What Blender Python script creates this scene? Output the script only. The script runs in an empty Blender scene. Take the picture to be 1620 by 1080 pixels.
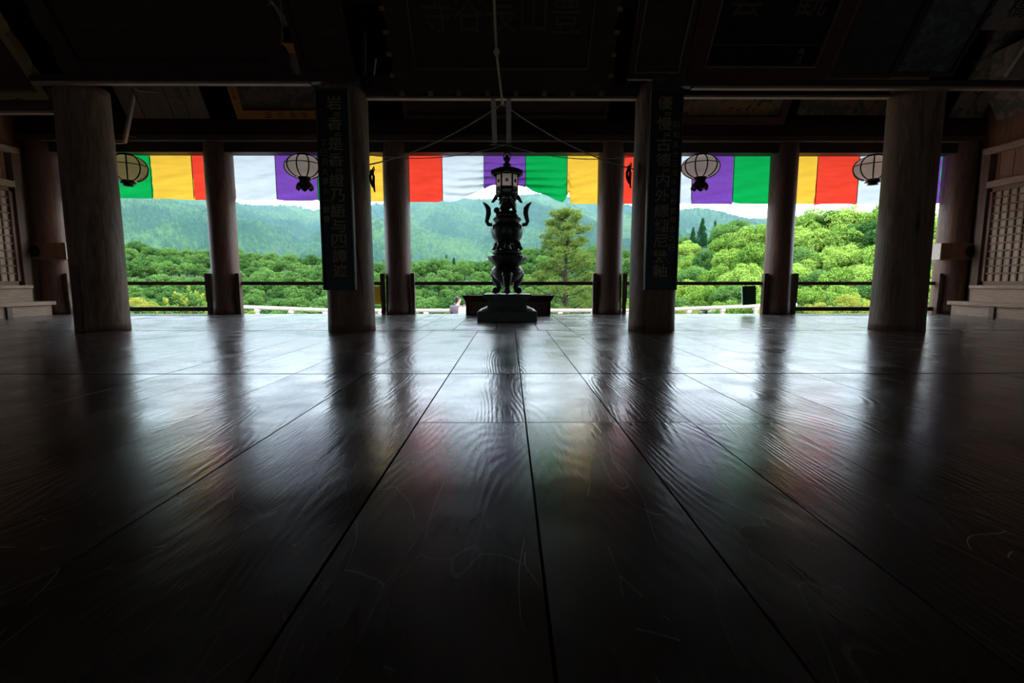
import bpy, bmesh, math, random
import numpy as np
from mathutils import Vector, Matrix, Euler

# ------------------------------------------------------------------ camera, sky, sun, exposure
sc = bpy.context.scene
col = sc.collection
CAM_H = 0.65
F = 800.0
cam_d = bpy.data.cameras.new('camera'); cam = bpy.data.objects.new('camera', cam_d); col.objects.link(cam)
cam.location = (0, 0, CAM_H)
cam.rotation_euler = Euler((math.radians(90 - 6.63), 0, math.radians(-0.29)), 'XYZ')
cam_d.sensor_width = 36; cam_d.lens = F / 1620 * 36; cam_d.clip_start = 0.05; cam_d.clip_end = 6000
sc.camera = cam

world = bpy.data.worlds.new('sky'); sc.world = world; world.use_nodes = True
wn = world.node_tree.nodes; wl = world.node_tree.links
for n in list(wn): wn.remove(n)
w_out = wn.new('ShaderNodeOutputWorld'); w_bg = wn.new('ShaderNodeBackground')
w_tc = wn.new('ShaderNodeTexCoord'); w_no = wn.new('ShaderNodeTexNoise'); w_rp = wn.new('ShaderNodeValToRGB')
w_no.inputs['Scale'].default_value = 1.6; w_no.inputs['Detail'].default_value = 4
w_rp.color_ramp.elements[0].position = 0.35; w_rp.color_ramp.elements[0].color = (0.60, 0.78, 1.0, 1)
w_rp.color_ramp.elements[1].position = 0.65; w_rp.color_ramp.elements[1].color = (0.77, 0.89, 1.0, 1)
wl.new(w_tc.outputs['Generated'], w_no.inputs['Vector']); wl.new(w_no.outputs['Fac'], w_rp.inputs['Fac'])
wl.new(w_rp.outputs['Color'], w_bg.inputs['Color']); w_bg.inputs['Strength'].default_value = 5.0
wl.new(w_bg.outputs['Background'], w_out.inputs['Surface'])

sun_d = bpy.data.lights.new('sun', 'SUN'); sun_d.energy = 7.0; sun_d.angle = math.radians(8); sun_d.color = (1.0, 0.95, 0.84)
sun = bpy.data.objects.new('sun', sun_d); col.objects.link(sun)
sun.rotation_euler = Vector((-0.62, 0.42, -1.0)).to_track_quat('-Z', 'Y').to_euler()   # high, from behind the hall and to the right: falls on the valley, not into the hall

sc.view_settings.view_transform = 'Standard'; sc.view_settings.look = 'None'
sc.view_settings.exposure = 0.0; sc.view_settings.gamma = 1.0; sc.view_settings.use_curve_mapping = False
sc.cycles.max_bounces = 10; sc.cycles.diffuse_bounces = 5; sc.cycles.glossy_bounces = 4
sc.cycles.transmission_bounces = 6; sc.cycles.transparent_max_bounces = 12; sc.cycles.volume_bounces = 1
sc.cycles.use_denoising = True
sc.cycles.sample_clamp_indirect = 8

rnd = random.Random(7)
PI = math.pi
RC = cam.rotation_euler.to_matrix()
def ray(px, py): return RC @ Vector(((px - 810) / F, -(py - 540) / F, -1.0))
def atY(px, py, Y):
    d = ray(px, py); t = Y / d.y; return Vector((d.x * t, Y, CAM_H + d.z * t))
def atX(px, py, X):
    d = ray(px, py); t = X / d.x; return Vector((X, d.y * t, CAM_H + d.z * t))
def atZ(px, py, Z):
    d = ray(px, py); t = (Z - CAM_H) / d.z; return Vector((d.x * t, d.y * t, Z))

# ------------------------------------------------------------------ tagging and mesh helpers
def tag(o, label=None, cat=None, group=None, kind=None):
    if label: o['label'] = label
    if cat: o['category'] = cat
    if group: o['group'] = group
    if kind: o['kind'] = kind
    return o
def thing(name, label, cat, loc=(0, 0, 0), rot=(0, 0, 0), group=None):
    o = bpy.data.objects.new(name, None); col.objects.link(o)
    o.location = loc; o.rotation_euler = rot; o.empty_display_size = 0.1
    return tag(o, label, cat, group)
def copy_tree(o, parent=None):
    c = o.copy(); col.objects.link(c); c.parent = parent
    for ch in list(o.children): copy_tree(ch, c)
    return c

class MB:
    def __init__(s): s.v = []; s.f = []; s.sm = []
    def add(s, vs, fs, smooth=False):
        b = len(s.v); s.v += [tuple(p) for p in vs]
        for f in fs: s.f.append(tuple(b + i for i in f)); s.sm.append(smooth)
        return s
    def box(s, lo, hi, M=None):
        x0, y0, z0 = lo; x1, y1, z1 = hi
        vs = [Vector(p) for p in ((x0,y0,z0),(x1,y0,z0),(x1,y1,z0),(x0,y1,z0),(x0,y0,z1),(x1,y0,z1),(x1,y1,z1),(x0,y1,z1))]
        if M is not None: vs = [M @ p for p in vs]
        return s.add(vs, [(0,3,2,1),(4,5,6,7),(0,1,5,4),(1,2,6,5),(2,3,7,6),(3,0,4,7)])
    def bar(s, a, b, w, h=None, up=(0, 0, 1)):
        a = Vector(a); b = Vector(b); h = h or w
        d = (b - a).normalized(); u = Vector(up)
        if abs(d.dot(u)) > 0.98: u = Vector((0, 1, 0))
        x = d.cross(u).normalized(); z = x.cross(d)
        vs = []
        for p in (a, b):
            for sx, sz in ((-1,-1),(1,-1),(1,1),(-1,1)): vs.append(p + x * (sx * w / 2) + z * (sz * h / 2))
        return s.add(vs, [(0,1,2,3),(7,6,5,4),(0,4,5,1),(1,5,6,2),(2,6,7,3),(3,7,4,0)])
    def tube(s, pts, r, n=8, cap=True):
        pts = [Vector(p) for p in pts]; m = len(pts)
        rs = list(r) if hasattr(r, '__len__') else [r] * m
        vs = []; prev = None
        for i, p in enumerate(pts):
            d = (pts[min(i + 1, m - 1)] - pts[max(i - 1, 0)]).normalized()
            if prev is None:
                u = Vector((0, 0, 1)) if abs(d.z) < 0.9 else Vector((1, 0, 0))
                x = d.cross(u).normalized()
            else: x = (prev - d * prev.dot(d)).normalized()
            prev = x; y = d.cross(x)
            for k in range(n):
                a = 2 * PI * k / n; vs.append(p + (x * math.cos(a) + y * math.sin(a)) * rs[i])
        fs = []
        for i in range(m - 1):
            for k in range(n):
                a = i * n + k; b = i * n + (k + 1) % n; fs.append((a, b, b + n, a + n))
        if cap: fs.append(tuple(reversed(range(n)))); fs.append(tuple(range((m - 1) * n, m * n)))
        return s.add(vs, fs, True)
    def lathe(s, prof, n=32, c=(0, 0, 0), mod=None):
        vs = []; m = len(prof)
        for i, (r, z) in enumerate(prof):
            for k in range(n):
                a = 2 * PI * k / n; rr = r * (mod(a, z) if mod else 1)
                vs.append((c[0] + rr * math.cos(a), c[1] + rr * math.sin(a), c[2] + z))
        fs = []
        for i in range(m - 1):
            for k in range(n):
                a = i * n + k; b = i * n + (k + 1) % n; fs.append((a, b, b + n, a + n))
        fs.append(tuple(reversed(range(n)))); fs.append(tuple(range((m - 1) * n, m * n)))
        return s.add(vs, fs, True)
    def ell(s, c, r, n=16, m=10, M=None):
        vs = []; r = r if hasattr(r, '__len__') else (r, r, r)
        for i in range(m + 1):
            t = PI * (0.02 + 0.96 * i / m)
            for k in range(n):
                a = 2 * PI * k / n
                p = Vector((r[0] * math.sin(t) * math.cos(a), r[1] * math.sin(t) * math.sin(a), -r[2] * math.cos(t)))
                if M is not None: p = M @ p
                vs.append(p + Vector(c))
        fs = []
        for i in range(m):
            for k in range(n):
                a = i * n + k; b = i * n + (k + 1) % n; fs.append((a, b, b + n, a + n))
        fs.append(tuple(reversed(range(n)))); fs.append(tuple(range(m * n, (m + 1) * n)))
        return s.add(vs, fs, True)
    def prism(s, outline, y0, y1):
        n = len(outline)
        vs = [(x, y0, z) for x, z in outline] + [(x, y1, z) for x, z in outline]
        fs = [tuple(range(n)), tuple(reversed(range(n, 2 * n)))]
        for i in range(n): j = (i + 1) % n; fs.append((i, i + n, j + n, j))
        return s.add(vs, fs)
    def build(s, name, mat, parent=None, bevel=0.0, loc=None):
        me = bpy.data.meshes.new(name); me.from_pydata(s.v, [], s.f); me.update()
        me.polygons.foreach_set('use_smooth', s.sm)
        o = bpy.data.objects.new(name, me); col.objects.link(o)
        if mat: me.materials.append(mat)
        if parent: o.parent = parent
        if loc is not None: o.location = loc
        if bevel:
            b = o.modifiers.new('bevel', 'BEVEL'); b.width = bevel; b.segments = 2; b.limit_method = 'ANGLE'
        return o
def fill_lamp(parent, z, e, c=(1.0, 0.86, 0.74)):  # fill light added inside the lantern to brighten its paper, not a known bulb
    d = bpy.data.lights.new('lantern_fill', 'POINT'); d.energy = e; d.color = c; d.shadow_soft_size = 0.05
    o = bpy.data.objects.new('lantern_fill', d); col.objects.link(o); o.parent = parent; o.location = (0, 0, z); return o

# ------------------------------------------------------------------ materials
def new_mat(name):
    m = bpy.data.materials.new(name); m.use_nodes = True
    nt = m.node_tree; p = nt.nodes['Principled BSDF']
    return m, nt.nodes, nt.links, p
def ramp(N, stops):
    r = N.new('ShaderNodeValToRGB'); e = r.color_ramp.elements
    while len(e) < len(stops): e.new(0.5)
    for el, (p, c) in zip(e, stops): el.position = p; el.color = (*c, 1)
    return r
def wood(name, c1, c2, axis='z', scale=6.0, rough=0.65, bump=0.25, spec=0.3, warp=1.2, streak=0.5):
    m, N, L, P = new_mat(name)
    tc = N.new('ShaderNodeTexCoord'); oi = N.new('ShaderNodeObjectInfo')
    add = N.new('ShaderNodeVectorMath'); add.operation = 'ADD'
    mul = N.new('ShaderNodeMath'); mul.operation = 'MULTIPLY'; mul.inputs[1].default_value = 17.0
    L.new(oi.outputs['Random'], mul.inputs[0])
    L.new(tc.outputs['Object'], add.inputs[0]); L.new(mul.outputs[0], add.inputs[1])
    mp = N.new('ShaderNodeMapping'); s = {'x': (0.12, 1, 1), 'y': (1, 0.12, 1), 'z': (1, 1, 0.12)}[axis]
    mp.inputs['Scale'].default_value = s; L.new(add.outputs[0], mp.inputs['Vector'])
    n1 = N.new('ShaderNodeTexNoise'); n1.inputs['Scale'].default_value = scale; n1.inputs['Detail'].default_value = 7
    n1.inputs['Roughness'].default_value = 0.65; n1.inputs['Distortion'].default_value = warp
    n2 = N.new('ShaderNodeTexNoise'); n2.inputs['Scale'].default_value = scale * 9; n2.inputs['Detail'].default_value = 4
    L.new(mp.outputs[0], n1.inputs['Vector']); L.new(mp.outputs[0], n2.inputs['Vector'])
    mx = N.new('ShaderNodeMix'); mx.inputs[0].default_value = streak
    L.new(n1.outputs['Fac'], mx.inputs[2]); L.new(n2.outputs['Fac'], mx.inputs[3])
    rp = ramp(N, [(0.3, c1), (0.72, c2)]); L.new(mx.outputs[0], rp.inputs['Fac'])
    L.new(rp.outputs['Color'], P.inputs['Base Color'])
    P.inputs['Roughness'].default_value = rough; P.inputs['Specular IOR Level'].default_value = spec
    bp = N.new('ShaderNodeBump'); bp.inputs['Strength'].default_value = bump; bp.inputs['Distance'].default_value = 0.01
    L.new(mx.outputs[0], bp.inputs['Height']); L.new(bp.outputs[0], P.inputs['Normal'])
    return m
def plain(name, c, rough=0.5, metal=0.0, spec=0.4, noise=0.0, nscale=30, bump=0.0):
    m, N, L, P = new_mat(name)
    P.inputs['Roughness'].default_value = rough; P.inputs['Metallic'].default_value = metal
    P.inputs['Specular IOR Level'].default_value = spec
    P.inputs['Base Color'].default_value = (*c, 1)
    if noise or bump:
        tc = N.new('ShaderNodeTexCoord'); n = N.new('ShaderNodeTexNoise'); n.inputs['Scale'].default_value = nscale; n.inputs['Detail'].default_value = 5
        L.new(tc.outputs['Object'], n.inputs['Vector'])
        a = tuple(v * (1 - noise) for v in c); b = tuple(min(1, v * (1 + noise)) for v in c)
        rp = ramp(N, [(0.3, a), (0.7, b)]); L.new(n.outputs['Fac'], rp.inputs['Fac']); L.new(rp.outputs['Color'], P.inputs['Base Color'])
        if bump:
            bp = N.new('ShaderNodeBump'); bp.inputs['Strength'].default_value = bump; bp.inputs['Distance'].default_value = 0.01
            L.new(n.outputs['Fac'], bp.inputs['Height']); L.new(bp.outputs[0], P.inputs['Normal'])
    return m
def painting(name, cols, scale=3.0):
    m, N, L, P = new_mat(name)
    tc = N.new('ShaderNodeTexCoord'); n = N.new('ShaderNodeTexNoise'); n.inputs['Scale'].default_value = scale
    n.inputs['Detail'].default_value = 8; n.inputs['Distortion'].default_value = 1.5
    L.new(tc.outputs['Object'], n.inputs['Vector'])
    k = len(cols); rp = ramp(N, [(0.32 + 0.36 * i / (k - 1), c) for i, c in enumerate(cols)])
    L.new(n.outputs['Fac'], rp.inputs['Fac']); L.new(rp.outputs['Color'], P.inputs['Base Color']); P.inputs['Roughness'].default_value = 0.8
    return m
def cloth(name, c, damask=0.0, thru=0.75):
    m, N, L, P = new_mat(name); N.remove(P); out = N['Material Output']
    df = N.new('ShaderNodeBsdfDiffuse'); tr = N.new('ShaderNodeBsdfTranslucent'); mx = N.new('ShaderNodeMixShader'); mx.inputs[0].default_value = thru
    tc = N.new('ShaderNodeTexCoord'); no = N.new('ShaderNodeTexNoise'); no.inputs['Scale'].default_value = 7; no.inputs['Detail'].default_value = 4
    mp = N.new('ShaderNodeMapping'); mp.inputs['Scale'].default_value = (0.35, 1, 1.8); L.new(tc.outputs['Object'], mp.inputs['Vector']); L.new(mp.outputs[0], no.inputs['Vector'])
    a = tuple(v * 0.86 for v in c)
    rp = ramp(N, [(0.3, a), (0.7, c)]); L.new(no.outputs['Fac'], rp.inputs['Fac']); src = rp.outputs['Color']
    if damask:
        vo = N.new('ShaderNodeTexVoronoi'); vo.inputs['Scale'].default_value = 9; vo.feature = 'DISTANCE_TO_EDGE'
        n3 = N.new('ShaderNodeTexNoise'); n3.inputs['Scale'].default_value = 14
        L.new(tc.outputs['Object'], n3.inputs['Vector']); L.new(n3.outputs['Color'], vo.inputs['Vector'])
        r2 = ramp(N, [(0.02, tuple(v * (1 - damask) for v in (1, 1, 1))), (0.10, (1, 1, 1))]); L.new(vo.outputs['Distance'], r2.inputs['Fac'])
        mm = N.new('ShaderNodeMix'); mm.data_type = 'RGBA'; mm.blend_type = 'MULTIPLY'; mm.inputs[0].default_value = 1
        L.new(src, mm.inputs[6]); L.new(r2.outputs['Color'], mm.inputs[7]); src = mm.outputs[2]
    L.new(src, df.inputs['Color']); L.new(src, tr.inputs['Color'])
    bp = N.new('ShaderNodeBump'); bp.inputs['Strength'].default_value = 0.5; bp.inputs['Distance'].default_value = 0.02
    L.new(no.outputs['Fac'], bp.inputs['Height'])
    L.new(bp.outputs[0], df.inputs['Normal']); L.new(bp.outputs[0], tr.inputs['Normal'])
    L.new(df.outputs[0], mx.inputs[1]); L.new(tr.outputs[0], mx.inputs[2]); L.new(mx.outputs[0], out.inputs['Surface'])
    return m
def leaf(name, c1, c2, trans=0.45):
    m, N, L, P = new_mat(name); N.remove(P); out = N['Material Output']
    df = N.new('ShaderNodeBsdfDiffuse'); tr = N.new('ShaderNodeBsdfTranslucent'); mx = N.new('ShaderNodeMixShader'); mx.inputs[0].default_value = trans
    oi = N.new('ShaderNodeObjectInfo'); ge = N.new('ShaderNodeNewGeometry')
    ad = N.new('ShaderNodeMath'); ad.operation = 'MULTIPLY_ADD'; ad.inputs[1].default_value = 0.6
    L.new(ge.outputs['Random Per Island'], ad.inputs[0])
    m2 = N.new('ShaderNodeMath'); m2.operation = 'MULTIPLY'; m2.inputs[1].default_value = 0.45; L.new(oi.outputs['Random'], m2.inputs[0])
    L.new(m2.outputs[0], ad.inputs[2])
    rp = ramp(N, [(0.0, c1), (1.0, c2)]); L.new(ad.outputs[0], rp.inputs['Fac'])
    L.new(rp.outputs['Color'], df.inputs['Color']); L.new(rp.outputs['Color'], tr.inputs['Color'])
    L.new(df.outputs[0], mx.inputs[1]); L.new(tr.outputs[0], mx.inputs[2]); L.new(mx.outputs[0], out.inputs['Surface'])
    return m

M = {}
M['pillar'] = wood('pillar_wood', (0.045, 0.022, 0.012), (0.36, 0.20, 0.115), 'z', 4.5, 0.55, 0.35, 0.35, 2.2, 0.35)
M['pillar_dark'] = wood('back_pillar_wood', (0.055, 0.025, 0.014), (0.25, 0.125, 0.075), 'z', 4.5, 0.5, 0.3, 0.4, 2.0, 0.4)
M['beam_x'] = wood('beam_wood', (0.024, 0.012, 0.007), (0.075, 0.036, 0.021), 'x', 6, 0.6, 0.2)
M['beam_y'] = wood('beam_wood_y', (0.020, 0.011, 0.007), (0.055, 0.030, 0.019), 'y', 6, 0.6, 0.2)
M['nuki'] = wood('pale_tie_wood', (0.24, 0.125, 0.08), (0.46, 0.27, 0.18), 'x', 6, 0.6, 0.2)
M['rail'] = wood('rail_wood', (0.07, 0.038, 0.024), (0.16, 0.095, 0.062), 'x', 7, 0.55, 0.25)
M['post'] = wood('post_wood', (0.09, 0.045, 0.028), (0.20, 0.12, 0.078), 'z', 7, 0.6, 0.25)
M['pale_rail'] = wood('weathered_rail_wood', (0.36, 0.30, 0.26), (0.62, 0.55, 0.50), 'x', 7, 0.8, 0.3)
M['wall'] = wood('wall_board_wood', (0.16, 0.070, 0.036), (0.36, 0.18, 0.10), 'z', 5, 0.6, 0.25)
M['lattice'] = wood('lattice_wood', (0.15, 0.070, 0.042), (0.30, 0.16, 0.10), 'z', 9, 0.6, 0.2)
M['lattice_back'] = wood('lattice_backing_wood', (0.34, 0.24, 0.155), (0.58, 0.43, 0.30), 'z', 7, 0.7, 0.2)
M['bench'] = wood('bench_wood', (0.19, 0.11, 0.07), (0.46, 0.30, 0.20), 'y', 6, 0.6, 0.25)
M['stub'] = wood('cut_end_wood', (0.50, 0.40, 0.33), (0.80, 0.68, 0.58), 'z', 12, 0.75, 0.3)
M['deck'] = wood('stage_deck_wood', (0.25, 0.21, 0.18), (0.45, 0.39, 0.34), 'y', 6, 0.8, 0.3)
M['iron'] = plain('dark_iron', (0.018, 0.014, 0.012), 0.45, 0.6)
M['bronze'] = plain('dark_bronze', (0.055, 0.062, 0.057), 0.38, 0.7, 0.5, 0.35, 9, 0.15)
M['stone'] = plain('dark_stone', (0.10, 0.105, 0.095), 0.5, 0, 0.4, 0.3, 14, 0.2)
M['paper'] = cloth('lantern_paper', (0.96, 0.90, 0.87), 0, 0.92)
M['paper_cloth_glow'] = cloth('lantern_paper_cloth_glow', (0.80, 0.78, 0.48), 0, 0.92)  # same paper; green light from the cloth behind is put into its colour
M['board_black'] = plain('black_lacquer', (0.008, 0.007, 0.006), 0.5, 0, 0.3)
M['gold_dull'] = plain('dull_gold', (0.30, 0.19, 0.07), 0.55, 0.1)
M['gold'] = plain('worn_gold', (0.34, 0.20, 0.06), 0.45, 0.4, 0.4, 0.4, 20)
M['plaque'] = wood('plaque_wood', (0.035, 0.015, 0.009), (0.10, 0.048, 0.028), 'x', 5, 0.7, 0.2)
M['plaque_red'] = wood('plaque_red_wood', (0.060, 0.018, 0.010), (0.13, 0.045, 0.024), 'x', 5, 0.7, 0.2)
M['carved_gold'] = plain('darkened_gold', (0.12, 0.065, 0.026), 0.6, 0.1)
M['ink'] = plain('black_ink', (0.012, 0.010, 0.010), 0.7)
M['ema_pale'] = wood('bleached_board', (0.17, 0.12, 0.085), (0.33, 0.25, 0.185), 'z', 4, 0.85, 0.2)
M['ema_orange'] = wood('orange_frame_wood', (0.34, 0.13, 0.03), (0.46, 0.19, 0.05), 'x', 6, 0.6, 0.1)
M['rope'] = plain('cream_rope', (0.62, 0.50, 0.32), 0.9, 0, 0.2, 0.3, 60, 0.6)
M['white_plastic'] = plain('white_plastic', (0.7, 0.7, 0.66), 0.4)
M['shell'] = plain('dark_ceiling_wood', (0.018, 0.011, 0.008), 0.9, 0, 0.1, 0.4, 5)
M['bark'] = plain('grey_bark', (0.05, 0.038, 0.028), 0.9, 0, 0.1, 0.4, 6, 0.6)
M['green'] = cloth('green_cloth', (0.004, 0.34, 0.065))
M['yellow'] = cloth('yellow_cloth', (0.90, 0.49, 0.045))
M['red'] = cloth('red_cloth', (0.84, 0.050, 0.024))
M['white'] = cloth('white_cloth', (0.66, 0.67, 0.70))
M['purple'] = cloth('purple_cloth', (0.19, 0.060, 0.36), 0.30)
M['leaf_a'] = leaf('valley_leaves', (0.014, 0.070, 0.018), (0.18, 0.33, 0.08))
M['leaf_b'] = leaf('bright_leaves', (0.040, 0.15, 0.012), (0.42, 0.56, 0.11), 0.3)
M['leaf_c'] = leaf('conifer_needles', (0.012, 0.055, 0.02), (0.035, 0.11, 0.035), 0.3)
M['leaf_p'] = leaf('pine_needles', (0.06, 0.12, 0.025), (0.22, 0.28, 0.06), 0.35)
M['leaf_y'] = leaf('young_yellow_leaves', (0.14, 0.24, 0.03), (0.46, 0.42, 0.08))

# ------------------------------------------------------------------ the floor
def floor_material():
    m, N, L, P = new_mat('polished_floor')
    tc = N.new('ShaderNodeTexCoord'); at = N.new('ShaderNodeAttribute'); at.attribute_name = 'plank'
    off = N.new('ShaderNodeVectorMath'); off.operation = 'ADD'
    sc_ = N.new('ShaderNodeMath'); sc_.operation = 'MULTIPLY'; sc_.inputs[1].default_value = 23.0
    L.new(at.outputs['Fac'], sc_.inputs[0]); L.new(tc.outputs['Object'], off.inputs[0]); L.new(sc_.outputs[0], off.inputs[1])
    mp = N.new('ShaderNodeMapping'); mp.inputs['Scale'].default_value = (1, 0.16, 1); L.new(off.outputs[0], mp.inputs['Vector'])
    # flat-sawn figure: rings of a distorted wave, stretched along the board
    wv = N.new('ShaderNodeTexNoise'); wv.inputs['Scale'].default_value = 1.7; wv.inputs['Detail'].default_value = 1.5
    L.new(mp.outputs[0], wv.inputs['Vector'])
    wm = N.new('ShaderNodeMath'); wm.operation = 'MULTIPLY'; wm.inputs[1].default_value = 330.0; L.new(wv.outputs['Fac'], wm.inputs[0])
    ws = N.new('ShaderNodeMath'); ws.operation = 'SINE'; L.new(wm.outputs[0], ws.inputs[0])
    n1 = N.new('ShaderNodeTexNoise'); n1.inputs['Scale'].default_value = 5; n1.inputs['Detail'].default_value = 8; n1.inputs['Distortion'].default_value = 0.8
    n2 = N.new('ShaderNodeTexNoise'); n2.inputs['Scale'].default_value = 70; n2.inputs['Detail'].default_value = 3
    L.new(mp.outputs[0], n1.inputs['Vector']); L.new(mp.outputs[0], n2.inputs['Vector'])
    rp = ramp(N, [(0.28, (0.026, 0.015, 0.011)), (0.75, (0.110, 0.067, 0.050))]); L.new(n1.outputs['Fac'], rp.inputs['Fac'])
    # worn, greyer boards between the two rows of pillars
    sx = N.new('ShaderNodeSeparateXYZ'); L.new(tc.outputs['Object'], sx.inputs[0])
    gy = N.new('ShaderNodeMapRange'); gy.inputs[1].default_value = 6.92; gy.inputs[2].default_value = 6.96; L.new(sx.outputs['Y'], gy.inputs[0])
    wr = ramp(N, [(0.3, (0.035, 0.026, 0.021)), (0.7, (0.10, 0.078, 0.066))]); L.new(n1.outputs['Fac'], wr.inputs['Fac'])
    mw = N.new('ShaderNodeMix'); mw.data_type = 'RGBA'; L.new(gy.outputs[0], mw.inputs[0]); L.new(rp.outputs['Color'], mw.inputs[6]); L.new(wr.outputs['Color'], mw.inputs[7])
    # scratches: thin bent lines in two directions, broken up by noise
    scr = None
    for k, (sc1, rot, th, mk) in enumerate(((2.9, 0.5, 0.0018, 0.53), (4.7, -0.7, 0.0022, 0.53), (9.0, 1.9, 0.003, 0.53))):
        m3 = N.new('ShaderNodeMapping'); m3.inputs['Rotation'].default_value = (0, 0, rot); m3.inputs['Scale'].default_value = (1, 0.35, 1); m3.inputs['Location'].default_value = (k * 5.3, k * 2.1, 0)
        L.new(tc.outputs['Object'], m3.inputs['Vector'])
        nd = N.new('ShaderNodeTexNoise'); nd.inputs['Scale'].default_value = 2.2; nd.inputs['Detail'].default_value = 1
        L.new(m3.outputs[0], nd.inputs['Vector'])
        mxv = N.new('ShaderNodeMix'); mxv.data_type = 'VECTOR'; mxv.inputs[0].default_value = 0.42
        L.new(m3.outputs[0], mxv.inputs[4]); L.new(nd.outputs['Color'], mxv.inputs[5])
        vo = N.new('ShaderNodeTexVoronoi'); vo.feature = 'DISTANCE_TO_EDGE'; vo.inputs['Scale'].default_value = sc1; L.new(mxv.outputs[1], vo.inputs['Vector'])
        lt = N.new('ShaderNodeMath'); lt.operation = 'LESS_THAN'; lt.inputs[1].default_value = th * (1 + k * 0.4); L.new(vo.outputs['Distance'], lt.inputs[0])
        nm = N.new('ShaderNodeTexNoise'); nm.inputs['Scale'].default_value = 2.2 + k; L.new(m3.outputs[0], nm.inputs['Vector'])
        gt = N.new('ShaderNodeMath'); gt.operation = 'GREATER_THAN'; gt.inputs[1].default_value = mk; L.new(nm.outputs['Fac'], gt.inputs[0])
        ml = N.new('ShaderNodeMath'); ml.operation = 'MULTIPLY'; L.new(lt.outputs[0], ml.inputs[0]); L.new(gt.outputs[0], ml.inputs[1])
        if scr is None: scr = ml
        else:
            ad = N.new('ShaderNodeMath'); ad.operation = 'MAXIMUM'; L.new(scr.outputs[0], ad.inputs[0]); L.new(ml.outputs[0], ad.inputs[1]); scr = ad
    sm = N.new('ShaderNodeMix'); sm.data_type = 'RGBA'; sm.inputs[7].default_value = (0.22, 0.19, 0.17, 1)
    half = N.new('ShaderNodeMath'); half.operation = 'MULTIPLY'; half.inputs[1].default_value = 0.36; L.new(scr.outputs[0], half.inputs[0])
    L.new(half.outputs[0], sm.inputs[0]); L.new(mw.outputs[2], sm.inputs[6]); L.new(sm.outputs[2], P.inputs['Base Color'])
    # gloss
    rr = N.new('ShaderNodeMapRange'); rr.inputs[1].default_value = 0.3; rr.inputs[2].default_value = 0.7; rr.inputs[3].default_value = 0.16; rr.inputs[4].default_value = 0.275
    n4 = N.new('ShaderNodeTexNoise'); n4.inputs['Scale'].default_value = 2.5; n4.inputs['Detail'].default_value = 6
    L.new(off.outputs[0], n4.inputs['Vector']); L.new(n4.outputs['Fac'], rr.inputs[0])
    rg = N.new('ShaderNodeMath'); rg.operation = 'MULTIPLY_ADD'; rg.inputs[1].default_value = 0.02; L.new(gy.outputs[0], rg.inputs[0]); L.new(rr.outputs[0], rg.inputs[2])
    L.new(rg.outputs[0], P.inputs['Roughness'])
    P.inputs['Specular IOR Level'].default_value = 1.0
    a1 = N.new('ShaderNodeMath'); a1.operation = 'MULTIPLY_ADD'; a1.inputs[1].default_value = 0.085; L.new(ws.outputs[0], a1.inputs[0]); L.new(n1.outputs['Fac'], a1.inputs[2])
    a2 = N.new('ShaderNodeMath'); a2.operation = 'MULTIPLY_ADD'; a2.inputs[1].default_value = 0.45; L.new(n2.outputs['Fac'], a2.inputs[0]); L.new(a1.outputs[0], a2.inputs[2])
    a3 = N.new('ShaderNodeMath'); a3.operation = 'MULTIPLY_ADD'; a3.inputs[1].default_value = -0.5; L.new(scr.outputs[0], a3.inputs[0]); L.new(a2.outputs[0], a3.inputs[2])
    bp = N.new('ShaderNodeBump'); bp.inputs['Strength'].default_value = 0.40; bp.inputs['Distance'].default_value = 0.004
    L.new(a3.outputs[0], bp.inputs['Height']); L.new(bp.outputs[0], P.inputs['Normal'])
    return m
FLOOR_END = 10.62
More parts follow.
